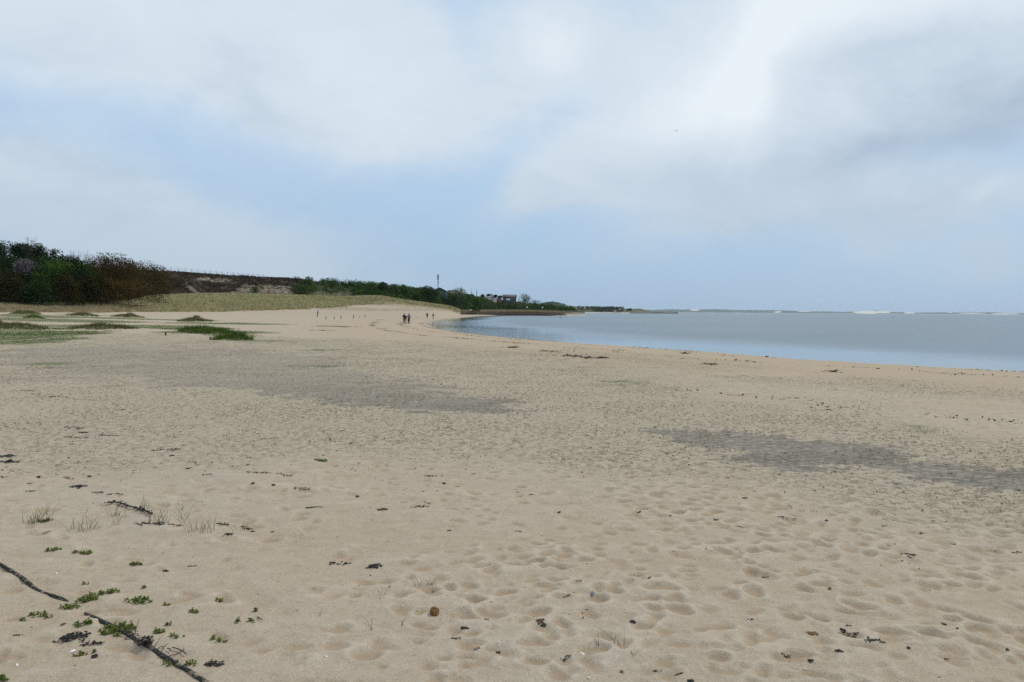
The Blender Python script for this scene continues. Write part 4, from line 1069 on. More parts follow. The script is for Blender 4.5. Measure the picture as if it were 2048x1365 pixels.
# tangled knot with frayed fibres
m = MB(); kc = on(290, 1290)+[0, 0, .02]; rg = np.random.RandomState(4)
for k in range(60):
    a = rg.normal(size=3); a /= np.linalg.norm(a); p0 = kc+a*[.030, .026, .018]*rg.uniform(.2, 1)
    st = [p0]
    for j in range(5): a = a+rg.normal(size=3)*.9; a /= np.linalg.norm(a); st.append(st[-1]*.8+kc*.2+a*.014*[1, 1, .5])
    st = np.array(st); st[:, 2] = np.maximum(st[:, 2], kc[2]-.018)
    m.tube(st, np.linspace(.005, .0018, 6), 5)
m.build('knot', rope_m, root, smooth=True)
m = MB()
for k in range(16):
    px, py = rg.uniform(245, 345), 0; py = 1265+(px-245)*.56
    p = on(px, py)+[0, 0, .012]; st = [p]; a = np.array([rg.normal(), rg.normal(), .35])
    for j in range(8): a = a+rg.normal(size=3)*.5; a /= np.linalg.norm(a); st.append(st[-1]+a*.014)
    st = np.array(st); z = gz(st[:, 0], st[:, 1])+.003; st[:, 2] = np.maximum(st[:, 2], z)
    m.tube(st, np.linspace(.0024, .001, 9), 4)
for pts in ([(330,1303),(338,1296),(345,1300),(341,1310)],[(338,1300),(352,1297),(362,1303),(368,1312),(377,1315)]):
    st = resample(np.array([on(a, b_)+[0, 0, .012] for a, b_ in pts]), .012); m.tube(st, .0028, 5)
m.build('frayed_fibre', rope_m, root)
# ------------------------------------------------------------------ sea sandwort
leafs = leafmat('sandwort_leaf', [(.075,.11,.018),(.14,.19,.032),(.22,.27,.055)], .45, .2, 9)
leafy = leafmat('sandwort_yellow_leaf', [(.11,.12,.03),(.18,.17,.05),(.24,.20,.08)], .5, .2, 9)
stemm = simple('sandwort_stem', (.12, .14, .05), .6, .2, .2, 30)
def sandwort(px, py, size_px, label, mat=leafs, seed=0):
    rg = np.random.RandomState(3000+seed); B = on(px, py); s = np.linalg.norm(B-CAM)/F; w = size_px*s*.5
    n = max(4, int((w/.012)**1.8*1.15)); root = empty('sandwort_plant', B, label, 'plant', 'sandwort plants on the sand')
    st = MB(); lf = MB()
    for k in range(n):
        a = rg.rand()*6.283; q = math.sqrt(rg.rand())*w; x = B[0]+math.cos(a)*q; y = B[1]+math.sin(a)*q*.62
        z = float(gz(x, y)[0]); h = rg.uniform(.010, .030)*(1-.35*q/w); ln = np.array([rg.normal()*.25, rg.normal()*.25, 1]); ln /= np.linalg.norm(ln)
        b0 = np.array([x, y, z-.006]); tp = b0+ln*h
        st.tube([b0, (b0+tp)/2, tp], [.0022, .002, .0016], 5)
        nn = max(2, int(h/.0065))
        for j in range(nn+1):
            p = b0+ln*h*(j+.6)/(nn+.6); top = j == nn
            for i_ in range(4 if top else 2):
                an = j*1.571+i_*(1.571 if top else math.pi)+rg.normal()*.15
                o = np.array([math.cos(an), math.sin(an), .95 if top else .35]); o /= np.linalg.norm(o)
                L = rg.uniform(.011, .016)*(.85 if top else 1); side = np.cross(o, [0, 0, 1]); side /= np.linalg.norm(side); nm = np.cross(side, o)
                W_ = L*.40
                V_ = [p, p+o*L*.45+side*W_, p+o*L*.45-side*W_, p+o*L*.5+nm*L*.14, p+o*L*.5-nm*L*.12, p+o*L]
                lf.add(V_, None, [(0, 1, 3), (0, 3, 2), (5, 3, 1), (5, 2, 3), (0, 4, 1), (0, 2, 4), (5, 1, 4), (5, 4, 2)])
    st.build('stem', stemm, root); lf.build('leaves_or_buds', mat, root)
SW = [(107,1101,22,'small sandwort plant highest on the left, below the grass tufts'),(165,1109,30,'sandwort plant in a loose row right of the highest left one'),(270,1131,24,'flat little sandwort plant alone on smooth sand above the rope'),
 (171,1169,9,'single tiny sandwort shoot above the big clumps'),(176,1201,40,'large sandwort clump right beside the gap in the rope'),(193,1190,22,'sandwort shoots touching the large clump by the rope gap'),
 (218,1186,30,'dense round sandwort clump upper right of the rope gap'),(279,1202,42,'wide sandwort clump alone above the middle of the rope'),(286,1176,12,'tiny sandwort shoot above the wide lone clump'),
 (333,1211,15,'small sandwort shoot pair right of the wide lone clump'),(139,1216,32,'sandwort clump just under the upper end of the rope gap'),(78,1232,27,'sandwort clump left below the rope, near two small shoots'),
 (47,1241,11,'small sandwort shoot leftmost below the rope'),(98,1236,9,'tiny shoot just right of the clump left below the rope'),(168,1249,32,'sandwort clump between rope and black seaweed heap'),
 (236,1262,58,'largest sandwort mat growing over the rope'),(208,1269,17,'sandwort tuft at the left side of the largest mat'),(255,1252,24,'sandwort spray behind the rope at the largest mat'),
 (315,1266,24,'slanting sandwort plant right of the rope above the knot'),(337,1251,11,'tiny sandwort shoot above the slanting plant'),(346,1273,15,'left half of a sandwort pair right of the slanting plant'),(359,1275,15,'right half of a sandwort pair right of the slanting plant'),
 (433,1281,17,'sandwort plant on bare sand left of its twin'),(445,1284,14,'sandwort plant on bare sand right of its twin'),(440,1203,16,'three little sandwort shoots highest of the bare sand group'),
 (385,1225,19,'compact sandwort tuft alone between rope and dips'),(473,1244,17,'sandwort tuft left at the edge of a deep footprint'),(509,1223,11,'tiny sandwort tuft above a deep footprint'),(504,1243,15,'sandwort sprig right at the edge of a deep footprint'),
 (343,1329,23,'sandwort tuft under the lower stretch of rope'),(383,1330,22,'sandwort sprig right of the lower stretch of rope'),(6,1360,24,'sandwort clump cut by the lower left corner'),(642,922,24,'small green weed far up on the smooth sand')]
for k, (px, py, s_, lab) in enumerate(SW): sandwort(px, py, s_*1.12, lab, leafs, k)
sandwort(160, 1312, 24, 'yellowing sandwort plant below the black seaweed heap', leafy, 90); sandwort(194, 1303, 14, 'yellow green sandwort shoot beside the small black seaweed hook', leafy, 91)
sandwort(95, 1042, 20, 'flat leafed little plant among the left grass tufts', leafy, 92); sandwort(86, 1044, 14, 'second flat leafed plant left among the grass tufts', leafy, 93)
# ------------------------------------------------------------------ grass tufts
gm1 = leafmat('sand_couch_leaf', [(.09,.12,.06),(.15,.18,.095),(.23,.24,.15)], .6, .2, 3)
gm2 = leafmat('dry_grass_blade', [(.13,.11,.06),(.20,.165,.10),(.26,.22,.14)], .7, .2, 3)
def tuft(px, py, hpx, wpx, n, label, mat=gm1, bw=.0032, seed=0, lean=1.0, name='grass_tuft'):
    rg = np.random.RandomState(5000+seed); B = on(px, py); s = np.linalg.norm(B-CAM)/F; m = MB()
    for k in range(n):
        q = rg.normal(size=2)*[wpx*s*.22, wpx*s*.14]; x, y = B[0]+q[0], B[1]+q[1]; z = float(gz(x, y)[0])-.006
        h = hpx*s*rg.uniform(.35, 1.05); a = rg.rand()*6.283; out = rg.uniform(.1, .75)*lean
        d_ = np.array([math.cos(a), math.sin(a)*.7, 0])+np.array([q[0], q[1], 0])/(wpx*s*.3+1e-6)*.5
        t_ = np.linspace(0, 1, 8)[:, None]; P = np.array([x, y, z])+d_*h*out*(t_*.55+t_*t_*.6)+np.array([0, 0, 1])*h*(t_-.22*out*t_*t_)
        m.tube(P, bw*.5*(1-np.linspace(0, 1, 8)*.8), 3)
    o = m.build(name, mat, loc=B); return props(o, label, 'grass', 'sparse grass tufts on the sand')
TF = [(69,1046,30,40,46,'dense low grass tuft nearest the left edge, beside leafy plants'),(94,1030,26,26,7,'thin grass tuft above the densest left one'),(160,1062,36,60,26,'wide spreading grass tuft third in the left row'),(188,1046,16,24,7,'little grass tuft between the spreading one and the tall stems'),
 (222,1052,26,30,6,'few slanting grass stems below the black seaweed strand'),(232,1034,30,36,18,'grass tuft under the left end of the black seaweed strand'),(286,1022,38,26,9,'tall thin grass blades behind the black seaweed strand'),(314,1046,40,44,26,'grass tuft rising at the right end of the seaweed strand'),
 (363,1020,16,14,6,'small dry grass tuft alone above the others'),(366,1040,30,30,8,'sparse stems left behind the widest right tuft'),(401,1064,38,56,30,'widest right grass tuft with outward arching blades'),(484,1062,24,26,8,'thin grass tuft among brown weed scraps'),
 (605,1075,14,56,8,'flat star shaped grass alone on smooth sand'),(640,1232,28,16,2,'single curved grass blade in the middle foreground'),(743,1260,44,6,2,'single upright hair thin grass stem'),(806,1250,34,14,3,'thin pale stems right of the hair thin one'),
 (1240,1292,44,24,6,'green grass blades right of their twin near the white shell'),(1199,1292,42,20,3,'arching grass blade left of its twin near the white shell'),(1260,1310,14,20,5,'short stubby grass right of the green blades')]
for k, (px, py, h, w, n, lab) in enumerate(TF): tuft(px, py, h, w, int(n*.8)+1, lab, gm1, .0038, k, 1.5 if px == 605 else 1)
TD = [(110,907,10,22,12,'faint dry grass left of three on the upper left sand'),(145,908,12,26,12,'faint dry grass in the middle of three on the upper left sand'),(190,906,10,18,8,'faint dry grass right of three on the upper left sand'),
 (834,1168,26,26,8,'dry wispy stems beside the dense seaweed clump, left'),(860,1170,18,22,16,'low dry grass right of the wispy stems'),(862,1187,14,24,14,'low dry grass below its twin near the brown weed ball'),(763,1190,20,16,6,'dry twiggy stalks on the rim of a pit'),(778,1175,16,12,5,'short dry stalks above the twiggy ones'),
 (897,1172,16,10,5,'dry stalk tuft above the brown weed ball'),(660,975,10,14,6,'faint dry sprigs among weed scraps')]
for k, (px, py, h, w, n, lab) in enumerate(TD): tuft(px, py, h, w, n, lab, gm2, .0026, 60+k)
# midground green tufts seen from afar
for k, (px, py, wd, lab) in enumerate([(1240,771,1.05,'long low patch of green grass on the open flat'),(1835,862,.42,'small patch of green grass near the grey mud on the right'),(95,736,.8,'thin green grass patch on the left flat')]):
    B = on(px, py); n = int(420*wd); q = rs.normal(size=(n, 2))*[wd*.62, .22]; x = B[0]+q[:, 0]; y = B[1]+q[:, 1]
    m = MB(); m.blades(np.stack([x, y, gz(x, y)-.01], -1), rs.uniform(.015, .075, n), .006, 1.3, 2)
    props(m.build('grass_patch', turf_mat, loc=B), lab, 'grass')
# ------------------------------------------------------------------ seaweed and drift
sw_k = simple('seaweed_black', (.018, .015, .013), .6, .35, .5, 60)
sw_b = simple('seaweed_brown', (.10, .062, .032), .65, .3, .45, 60)
sw_o = simple('seaweed_orange', (.24, .13, .045), .6, .3, .35, 60)
sw_g = simple('seaweed_green', (.035, .05, .028), .6, .3, .45, 60)
sw_r = simple('seaweed_purple', (.075, .042, .045), .6, .3, .45, 60)
stick_m = simple('driftwood', (.085, .065, .05), .9, .1, .4, 40)
MATS = dict(k=sw_k, b=sw_b, o=sw_o, g=sw_g, r=sw_r)
def weed(px, py, wpx, kind, mat, label, seed, name=None, ang=0.0):
    """kind: d dense tangle, s scattered strand, l lump, k stick"""
    rg = np.random.RandomState(7000+seed); B = on(px, py); s = np.linalg.norm(B-CAM)/F; w = wpx*s*(.5 if kind == 's' else .42); m = MB()
    ca, sa = math.cos(ang), math.sin(ang)
    def put(u, v): return B[0]+u*ca-v*sa, B[1]+u*sa+v*ca
    def gzz(x, y): return float(gz(x, y)[0])
    sc = min(1.0, max(.5, w/.06))
    if kind == 'k':
        t_ = np.linspace(-1, 1, 7); P = []
        for q in t_: x, y = put(q*w, .1*w*math.sin(q*2)); P.append((x, y, gzz(x, y)+.006+.004*math.sin(q*3)))
        P = np.array(P); P[:, 2] = P[:, 2].mean()*.6+P[:, 2]*.4+.003
        m.tube(P, np.linspace(.006, .003, 7)*max(.7, sc), 6); mt = stick_m
    else:
        mt = MATS[mat]
        if kind == 'l': ns, sp, st, hh = 24, .5, .35, .35
        elif kind == 'd': ns, sp, st, hh = int(20+wpx*.8), .72, .30, .18
        else: ns, sp, st, hh = int(9+wpx*.45), .9, .16, .05
        for k in range(ns):
            u, v = rg.uniform(-1, 1)*w*sp, rg.normal()*w*(st if kind != 's' else .20)
            a = rg.rand()*6.283; L = rg.uniform(.25, .6)*w*(1 if kind != 's' else .7); nst = 6; P = []
            L = min(L, .07)
            x, y = put(u, v); z0 = hh*w*rg.rand()*(1-abs(u/w))*.6
            for j in range(nst):
                P.append((x, y, gzz(x, y)+.003+min(z0*(1+.5*math.sin(j*1.3+k)), .045))); a += rg.normal()*.95; x += math.cos(a)*L/nst; y += math.sin(a)*L/nst
            P = np.array(P); r_ = rg.uniform(.0012, .0032)*(1.15 if kind != 's' else .9)*max(.8, sc)*.85*(1+.03*max(0, B[1]-6))
            m.tube(P, r_*(1+.5*rg.rand(nst)), 5)
            if rg.rand() < .55:   # flat frond or bladder at the end
                e = P[-1]; Lf = rg.uniform(.008, .018)*sc; d_ = np.array([math.cos(a), math.sin(a), .25*rg.rand()]); sd_ = np.array([-d_[1], d_[0], rg.normal()*.5])*Lf*.35
                m.add([e, e+d_*Lf*.5+sd_+[0, 0, .002], e+d_*Lf, e+d_*Lf*.5-sd_, e+d_*Lf*.5+[0, 0, .004]], None, [(0, 1, 4), (1, 2, 4), (2, 3, 4), (3, 0, 4), (0, 3, 1), (1, 3, 2)])
    nm = name or ('drift_stick' if kind == 'k' else 'seaweed')
    o = m.build(nm, mt, loc=B)
    return props(o, label, 'driftwood' if kind == 'k' else 'seaweed', 'seaweed scraps on the sand' if kind != 'k' else 'small drift sticks')
WD = [
 (428,1330,40,'d','k','dense black seaweed bundle right of the lower rope end',-.2),(749,1134,38,'d','k','dense black seaweed clump in the middle foreground, right of a stringy one',-.1),(677,1127,40,'s','k','stringy black seaweed left of the dense middle clump',-.1),
 (147,1275,62,'d','k','largest black seaweed tangle, lower left below the rope',.1),(182,1289,44,'s','k','scattered black bits right below the largest tangle',0),(189,1314,16,'d','k','small hooked black weed under the scattered bits',.6),(127,1250,16,'s','k','thin upright squiggle of black weed left of the rope middle',1.4),
 (111,1285,12,'s','k','little black scraps left of the largest tangle',.2),(458,1069,24,'d','k','knobbly black weed below the widest grass tuft',0),(445,1049,32,'s','k','dark weed scraps right of the widest grass tuft',-.1),(492,1057,26,'s','k','dark twiggy weed behind the small right grass tuft',-.3),
 (350,1051,26,'s','b','brown and black weed left of the widest grass tuft',0),(300,1047,60,'s','k','thin dark line of weed across the base of the tall grass tufts',0),(158,974,36,'d','k','black weed string above the left grass tufts',-.2),(197,986,24,'s','k','black weed bits right of the string above the tufts',0),(229,989,30,'s','k','fine black crumbs of weed in a short line',0),
 (60,969,10,'l','k','small black lump below two others at the far left',0),(62,983,18,'s','k','short weed line under the small black lump',0),(331,1143,14,'d','k','tiny black weed scrap on smooth sand over the rope',0),(384,1133,16,'s','k','faint dark thread of weed right of the tiny scrap',0),
 (9,956,16,'d','k','black weed at the left edge under the brushy heap',0),(79,955,12,'l','k','black lump second from the left edge',0),(178,954,13,'l','k','upright black lump of weed, rightmost of the lump row',0),(137,958,22,'s','b','brown weed scrap between two black lumps',0),
 (18,924,46,'d','k','thick black weed streak at the left edge',0),(10,914,40,'d','g','brushy greenish weed heap at the left edge',0),(167,866,20,'d','k','dark arched weed hump high on the left sand',0),(215,871,34,'s','k','loose weed right of the dark arched hump',0),(150,876,44,'s','b','brownish weed thread below the dark arched hump',0),(147,856,34,'s','k','thin weed thread above the dark arched hump',0),
 (332,900,58,'s','b','long broken weed line in the upper left middle',0),(345,912,14,'d','k','black weed lump under the broken weed line',0),(385,925,20,'s','k','dark weed curl right of the broken weed line',-.3),(396,931,12,'d','o','orange brown weed scrap near the dark curl',0),(376,938,14,'d','k','small dark weed just below the orange brown scrap',0),(496,930,12,'d','o','little orange weed lump alone in the middle left',0),
 (571,953,34,'s','k','dark weed line ending in a thick black end',-.1),(516,946,44,'s','b','row of fine weed crumbs left of the thick ended line',0),(547,971,13,'l','k','compact black lump below the weed crumbs',0),(506,968,12,'l','b','small brown lump left of the compact black one',0),(602,977,34,'s','b','loose brown weed right of the compact black lump',0),(414,950,20,'s','k','faint line of weed crumbs in the centre left',0),
 (55,782,28,'s','k','flat dark weed streak high on the far left flat',0),(72,789,18,'s','k','small dark streak right of the flat one on the far left',0),(116,794,44,'s','b','long thin weed streak on the far left flat',-.1),(246,820,9,'l','k','lone dark dot of weed on the left flat',0),
 (888,968,13,'l','k','black star shaped weed right of the middle',0),(862,953,24,'s','k','thin arching weed above the black star shaped one',0),(715,994,11,'l','k','small black weed left of the brown weed cluster',0),(765,1020,28,'d','b','brown green weed cluster left of the middle',.3),(855,1007,18,'s','o','curved orange brown weed ribbon',0),(838,1014,34,'s','k','fine black weed under the orange brown ribbon',0),
 (1119,1026,12,'l','k','black weed lump alone, right of centre',0),(1062,990,10,'s','k','tiny black weed far above the lone lump',0),(1038,1064,16,'s','k','short dark forked weed below left of the lone lump',-.4),(898,1062,10,'d','b','small dark scrap centre, under the fine weed',0),(1278,1026,12,'l','b','olive lump of weed right of the centre',0),(1341,1033,10,'s','k','tiny upright dark weed right of the olive lump',1.3),
 (1158,1163,13,'s','k','dark hooked weed above the mussel shell',0),(1134,1193,15,'s','b','brown hooked weed left of the mussel shell',0),(929,1257,20,'d','k','black weed left of the brown lump pair',-.3),(1080,1243,22,'d','b','brown weed lump, upper of two below the mussel shell',-.3),(1087,1252,14,'d','g','dark olive weed just under the brown lump',0),(1266,1244,15,'d','k','dark wing shaped weed above the green grass blades',0),
 (1298,1157,7,'l','k','tiny black upright scrap right of the mussel shell',0),(973,1240,9,'s','k','tiny black scrap between two weed clumps',0),(1131,1318,22,'s','k','thin dark squiggle left of the white shell',.9),(1243,1345,12,'l','o','orange brown leaf of weed near the bottom edge',0),(1316,1342,16,'s','k','dark weed at the bottom right of the grass blades',0),(1357,1350,16,'s','b','dim brown scrap by the bottom edge',0),(1381,1364,16,'d','k','black weed cut by the bottom edge',0),
 (953,1299,13,'s','g','faint green weed near the bottom middle',0),(996,1306,12,'d','b','dark brown crumbs near the bottom middle',0),(912,1278,18,'s','b','brown flat weed in a footprint, bottom middle',0),
 (1625,1267,26,'d','o','bright orange weed in the lower right',-.2),(1687,1262,15,'l','k','black lump above the purple weed',0),(1696,1252,9,'s','k','tiny black scrap above that black lump',0),(1700,1274,32,'s','r','purplish flat weed in the lower right',0),(1750,1282,38,'s','g','green ribbon weed right of the purple weed',-.1),
 (1889,1250,11,'l','k','round dark lump on the lower right sand',0),(1914,1258,8,'s','k','tiny black fork beside the round dark lump',1),(1816,1297,10,'l','k','small black lump lower right',0),(1678,1303,17,'d','k','dark crumbly weed below the purple weed',0),(1620,1323,14,'l','k','round brown black lump near the bottom right',0),(1574,1316,18,'s','k','weed crumbs left of the round brown black lump',.4),(1501,1240,14,'s','k','dark scrap beside a white shell bit',0),
 (1659,1178,9,'l','o','tiny orange dot of weed, right side',0),(1818,1110,32,'s','k','black stringy weed on the right side',0),(1843,1068,10,'l','o','little brown orange lump far right',0),(1432,1041,13,'d','k','slanted dark weed right of the centre',-.6),(1479,1054,17,'s','b','flat brown weed near the slanted dark one',0),(1565,1036,20,'s','k','dark weed line right of centre',0),(1653,1042,11,'l','k','black lump right of the dark weed line',0),
 (2033,1106,15,'s','k','dark weed near the right edge',0),(2015,1300,8,'l','b','small brown lump near the lower right corner',0),(1310,855,10,'l','k','dark weed dot on the grey green flat',0),(1489,997,12,'d','k','dark weed dot below the grey mud',0),(1790,908,16,'s','k','black weed scrap on the far side of the mud',0),(946,949,12,'s','k','short dark weed above the centre',0),
 (35,1272,16,'s','b','reddish brown weed at the left edge below the rope',0),(505,1064,10,'d','k','last dark bit of the weed row right of the tufts',0),(545,1065,12,'l','o','pale orange crumb left of the star shaped grass',0),(1593,797,14,'d','k','thick black weed in the long weed line',0),(1658,820,14,'d','b','brown weed clump farther right in the long weed line',0),(1370,796,12,'s','k','dark weed crumbs left in the long weed line',0),
 (94,1067,17,'k','k','thin dark stick poking up left of the spreading tuft',1.1),(629,1016,38,'k','k','long straight twig on smooth sand in the middle',.05),(1531,1158,18,'k','k','short thick black stick on the right sand',.15),(1769,1054,13,'k','k','little dark stick on the right side',0),(1894,1322,10,'k','k','tiny stick in the lower right corner area',-.4),(520,1240,22,'k','k','fine twig beside the deep footprint',-.9),(1590,1040,9,'k','k','small stick beside the dark weed line',-.2)]
for k, (px, py, w, kd, mt, lab, an) in enumerate(WD): weed(px, py, w, kd, mt, lab, k, ang=an)
# long black branch of weed with leafy end
pts = [(214,1010),(224,1008),(236,1009),(247,1013),(258,1017),(272,1020),(286,1025),(298,1030),(306,1034)]
P = resample(np.array([on(a, b_)+[0, 0, .02] for a, b_ in pts]), .01); m = MB(); m.tube(P, np.linspace(.007, .004, len(P)), 6); rg = np.random.RandomState(77)
for k in range(110):
    p = P[rg.randint(len(P))]+rg.normal(size=3)*[.012, .02, .006]; a = rg.rand()*6.28; d_ = np.array([math.cos(a), math.sin(a), rg.normal()*.3])*rg.uniform(.012, .026)
    m.tube([p, p+d_*.5+[0, 0, .004], p+d_], [.003, .0042, .002], 5)
props(m.build('seaweed_strand', sw_k, loc=on(258, 1017)), 'long black strand of knobbly seaweed lying across the grass tufts', 'seaweed')
# brown crumpled ball, shells, plastic free little things
m = MB(); B = on(869, 1230); rg = np.random.RandomState(5); Rb = 8.5*np.linalg.norm(B-CAM)/F
m.ball(B+[0, 0, Rb*.75], (Rb, Rb*.9, Rb*.9), 14, 9, .35, 3)
for k in range(24):
    a = rg.normal(size=3); a /= np.linalg.norm(a); b_ = np.cross(a, rg.normal(size=3)); b_ /= np.linalg.norm(b_)
    th = np.linspace(0, 2.4, 8)[:, None]; m.tube(B+[0, 0, Rb*.75]+(a*np.cos(th)+b_*np.sin(th))*Rb*1.03, .0022, 4)
props(m.build('weed_ball', sw_o, loc=B), 'round rusty brown ball of dried weed in the middle foreground', 'seaweed')
def shell(px, py, w, mat, label, name='shell', tri=False, seed=0, ang=.3):
    B = on(px, py); s = np.linalg.norm(B-CAM)/F*w*.5; n = 12; m = MB(); rg = np.random.RandomState(seed)
    rings = []
    for q in (0, .35, .7, 1):
        a = np.arange(n)/n*2*math.pi; x = np.cos(a)*q*s*(1 if not tri else .8); y = np.sin(a)*q*s*.55*(1 if not tri else (1.1+.5*np.cos(a)))
        z = s*.42*(1-q*q)+.002; rings.append(np.stack([x*math.cos(ang)-y*math.sin(ang), x*math.sin(ang)+y*math.cos(ang)+.0*x, z+x*(.7 if tri else .1)], -1))
    for th in (0, -.0015): 
        V_ = np.vstack([r_+[0, 0, th] for r_ in rings])+B+[0, 0, s*.35 if tri else .001]
        Q_ = [(k*n+j, k*n+(j+1) % n, (k+1)*n+(j+1) % n, (k+1)*n+j) for k in range(3) for j in range(n)]
        m.add(V_, Q_)
    return props(m.build(name, mat, loc=B, smooth=True), label, 'shell')
pearl = simple('shell_white', (.66, .63, .57), .5, .35, .12, 60); mus = simple('mussel_shell_blue', (.20, .19, .195), .5, .3, .3, 60)
shell(1184, 1192, 15, mus, 'blue grey mussel shell standing on edge in the sand', 'mussel_shell', True, 1, .9)
for k, (px, py, w, lab) in enumerate([(1164,1309,12,'largest white shell, beside the green grass blades'),(145,1304,11,'white shell below the largest black seaweed tangle'),(113,1148,6,'small white shell above the upper rope'),(34,1331,8,'white shell sliver in the lower left corner'),
   (652,1314,8,'white shell splinter in the bottom middle left'),(997,1285,6,'white shell near the bottom middle'),(1177,1357,6,'round white shell at the bottom edge'),(1496,1243,6,'white shell bit beside a dark scrap'),(1609,1339,6,'round white shell near the bottom right'),(211,1220,4,'tiny white shell right of the rope gap')]):
    shell(px, py, w, pearl, lab, 'shell', False, 10+k, rs.rand()*3)
# ------------------------------------------------------------------ uncountable litter
def scatter(n, r0_, r1_, a0, a1, keep, power=.5):
    r_ = (r0_**2+(r1_**2-r0_**2)*rs.rand(n))**.5; a = rs.uniform(a0, a1, n); x = r_*np.sin(a); y = r_*np.cos(a)
    sd_ = sdist(x, y); k = rs.rand(n) < keep(x, y, sd_, r_); x, y = x[k], y[k]
    return np.stack([x, y, gz(x, y)], -1)
def flakes(P, L0, L1, aspect=.35, lift=.004, curl=.5):
    n = len(P); L = rs.uniform(L0, L1, n); a = rs.rand(n)*6.283
    d_ = np.stack([np.cos(a), np.sin(a), rs.normal(size=n)*.12], -1); s_ = np.stack([-np.sin(a), np.cos(a), rs.normal(size=n)*.3], -1)
    w = L*aspect*rs.uniform(.5, 1.3, n)
    z = np.array([0, 0, 1.])
    rows = []
    for u, h in ((-.5, curl*rs.rand(n)), (0, -.1*np.ones(n)), (.5, curl*rs.rand(n))):
        c_ = P+d_*(L*u)[:, None]+z*(lift+h*L*.45)[:, None]+s_*(w*rs.normal(size=n)*.25)[:, None]
        rows += [c_-s_*(w*.5)[:, None], c_+s_*(w*.5)[:, None]]
    V_ = np.stack(rows, 1).reshape(-1, 3); b0 = np.arange(n)[:, None]*6
    Q_ = np.concatenate([b0+np.array([[0, 1, 3, 2]]), b0+np.array([[2, 3, 5, 4]])])
    m = MB(); m.add(V_, Q_); return m
crust = leafmat('algal_crust', [(.11,.095,.06),(.20,.17,.11),(.31,.26,.18)], .9, 0, 2)
darkm = leafmat('dark_weed_bits', [(.020,.016,.012),(.055,.038,.022),(.11,.075,.042)], .8, 0, 3)
def kalg(x, y, sd_, r_):
    mu, al, g = masks(x, y, sd_); return np.clip(al*(1-.35*mu), 0, 1)*(.30+.7*sm(-.15, .25, fbm(x/.9, y/.9, 91, 3)))
P = scatter(420000, 6, 62, -.62, .62, kalg)
props(flakes(P, .010, .045, .35, .001, .5).build('algae_crust_flakes', crust), kind='stuff')
P = scatter(110000, 5.5, 55, -.62, .62, lambda x, y, s_, r_: kalg(x, y, s_, r_)*.75)
props(flakes(P, .008, .05, .18, .001, .5).build('weed_flakes', darkm), kind='stuff')
P = scatter(14000, 3, 26, -.62, .62, lambda x, y, s_, r_: .10+.55*sm(.05, .4, fbm(x/1.3, y/1.0, 95, 3)))
props(flakes(P, .004, .018, .35, .002, .5).build('weed_crumbs', darkm), kind='stuff')
def kw(x, y, s_, r_):
    s2 = s_+fbm(x/3, y/3, 97, 3)*1.1
    k = .9*np.exp(-((s_+.25*fbm(x/1.2, y/1.2, 93, 2)-.45)/.16)**2)+np.exp(-((s2-1.7)/.22)**2)+.45*np.exp(-((s2-5.2)/.3)**2)+.75*np.exp(-((s2-9.4)/.35)**2)
    return k*np.clip(.25+1.3*fbm(x/2, y/2, 98, 3), 0.02, 1)*(s_ > .2)
P = scatter(420000, 20, 150, -.35, .62, kw)
props(flakes(P, .05, .17, .3, .006, .6).build('wrack_line', darkm), kind='stuff')
# long thin weed line across the right flat
LN = [(1330,788),(1400,792),(1480,797),(1593,803),(1660,817),(1760,822),(1850,838),(1950,846),(2060,856),(2200,868)]
P = []
for (a, b_), (c_, d_) in zip(LN[:-1], LN[1:]):
    A0 = flat(a, b_); A1 = flat(c_, d_); k = int(np.linalg.norm(A1-A0)*26); u = rs.rand(k, 1); q = A0+(A1-A0)*u; q[:, :2] += rs.normal(size=(k, 2))*[.25, .16]; P.append(q)
P = np.vstack(P); P = P[rs.rand(len(P)) < np.clip(.55+1.2*fbm(P[:, 0]/.7, P[:, 1]/.7, 12, 2), 0, 1)]; P[:, 2] = gz(P[:, 0], P[:, 1])
props(flakes(P, .02, .09, .3, .004, .8).build('weed_line', darkm), kind='stuff')
# brown drift heaps on the foreshore
def heap(px, py, a, b_, n, label, h=.12, L=(.10, .45)):
    a *= .65; n = int(n*.35); h *= .4
    B = on(px, py); q = rs.normal(size=(n, 2))*[a, b_]*.5; x, y = B[0]+q[:, 0], B[1]+q[:, 1]; z = gz(x, y)+rs.rand(n)*h*np.exp(-(q[:, 0]/a)**2*2); m = MB()
    for k in range(n):
        an = rs.rand()*6.28; l_ = rs.uniform(*L)*.5; d_ = np.array([math.cos(an)*l_, math.sin(an)*l_, rs.normal()*l_*.25]); p = np.array([x[k], y[k], z[k]])
        m.tube([p-d_, p+rs.normal(size=3)*l_*.12, p+d_], [.006+.00006*B[1], .008+.00006*B[1], .004], 4)
    props(m.build('drift_heap', sw_b if px < 1000 else stick_m, loc=B), label, 'driftwood', 'heaps of drift on the foreshore')
for hp in [(670,653.5,4.2,1.4,420,'broad brown drift heap on the pale sand below the stakes'),(689,654.5,1.1,.6,90,'small drift heap right beside the broad brown one'),(648,662,2.0,.5,110,'thin drift streak below the broad brown heap'),(763,640.5,4.0,.5,150,'long low drift line right of the stakes'),
   (1024,696,.9,.4,110,'twiggy drift heap on the tide line, nearest the walkers'),(1100,704,.9,.3,70,'flat scatter of reeds on the foreshore left of the standing stick'),(1142,713,1.1,.3,90,'drift pile under the standing stick'),(1174,716,.6,.25,70,'brown drift mound left of its peaked twin'),
   (1205,717,.5,.25,80,'peaked brown drift mound on the tide line'),(1370,708,.25,.14,60,'dark lump of drift close to the water'),(1420,730,.5,.2,50,'scattered drift bits on the right foreshore'),(1664,744,.3,.15,40,'small brown drift bits far right on the foreshore')]:
    heap(*hp)
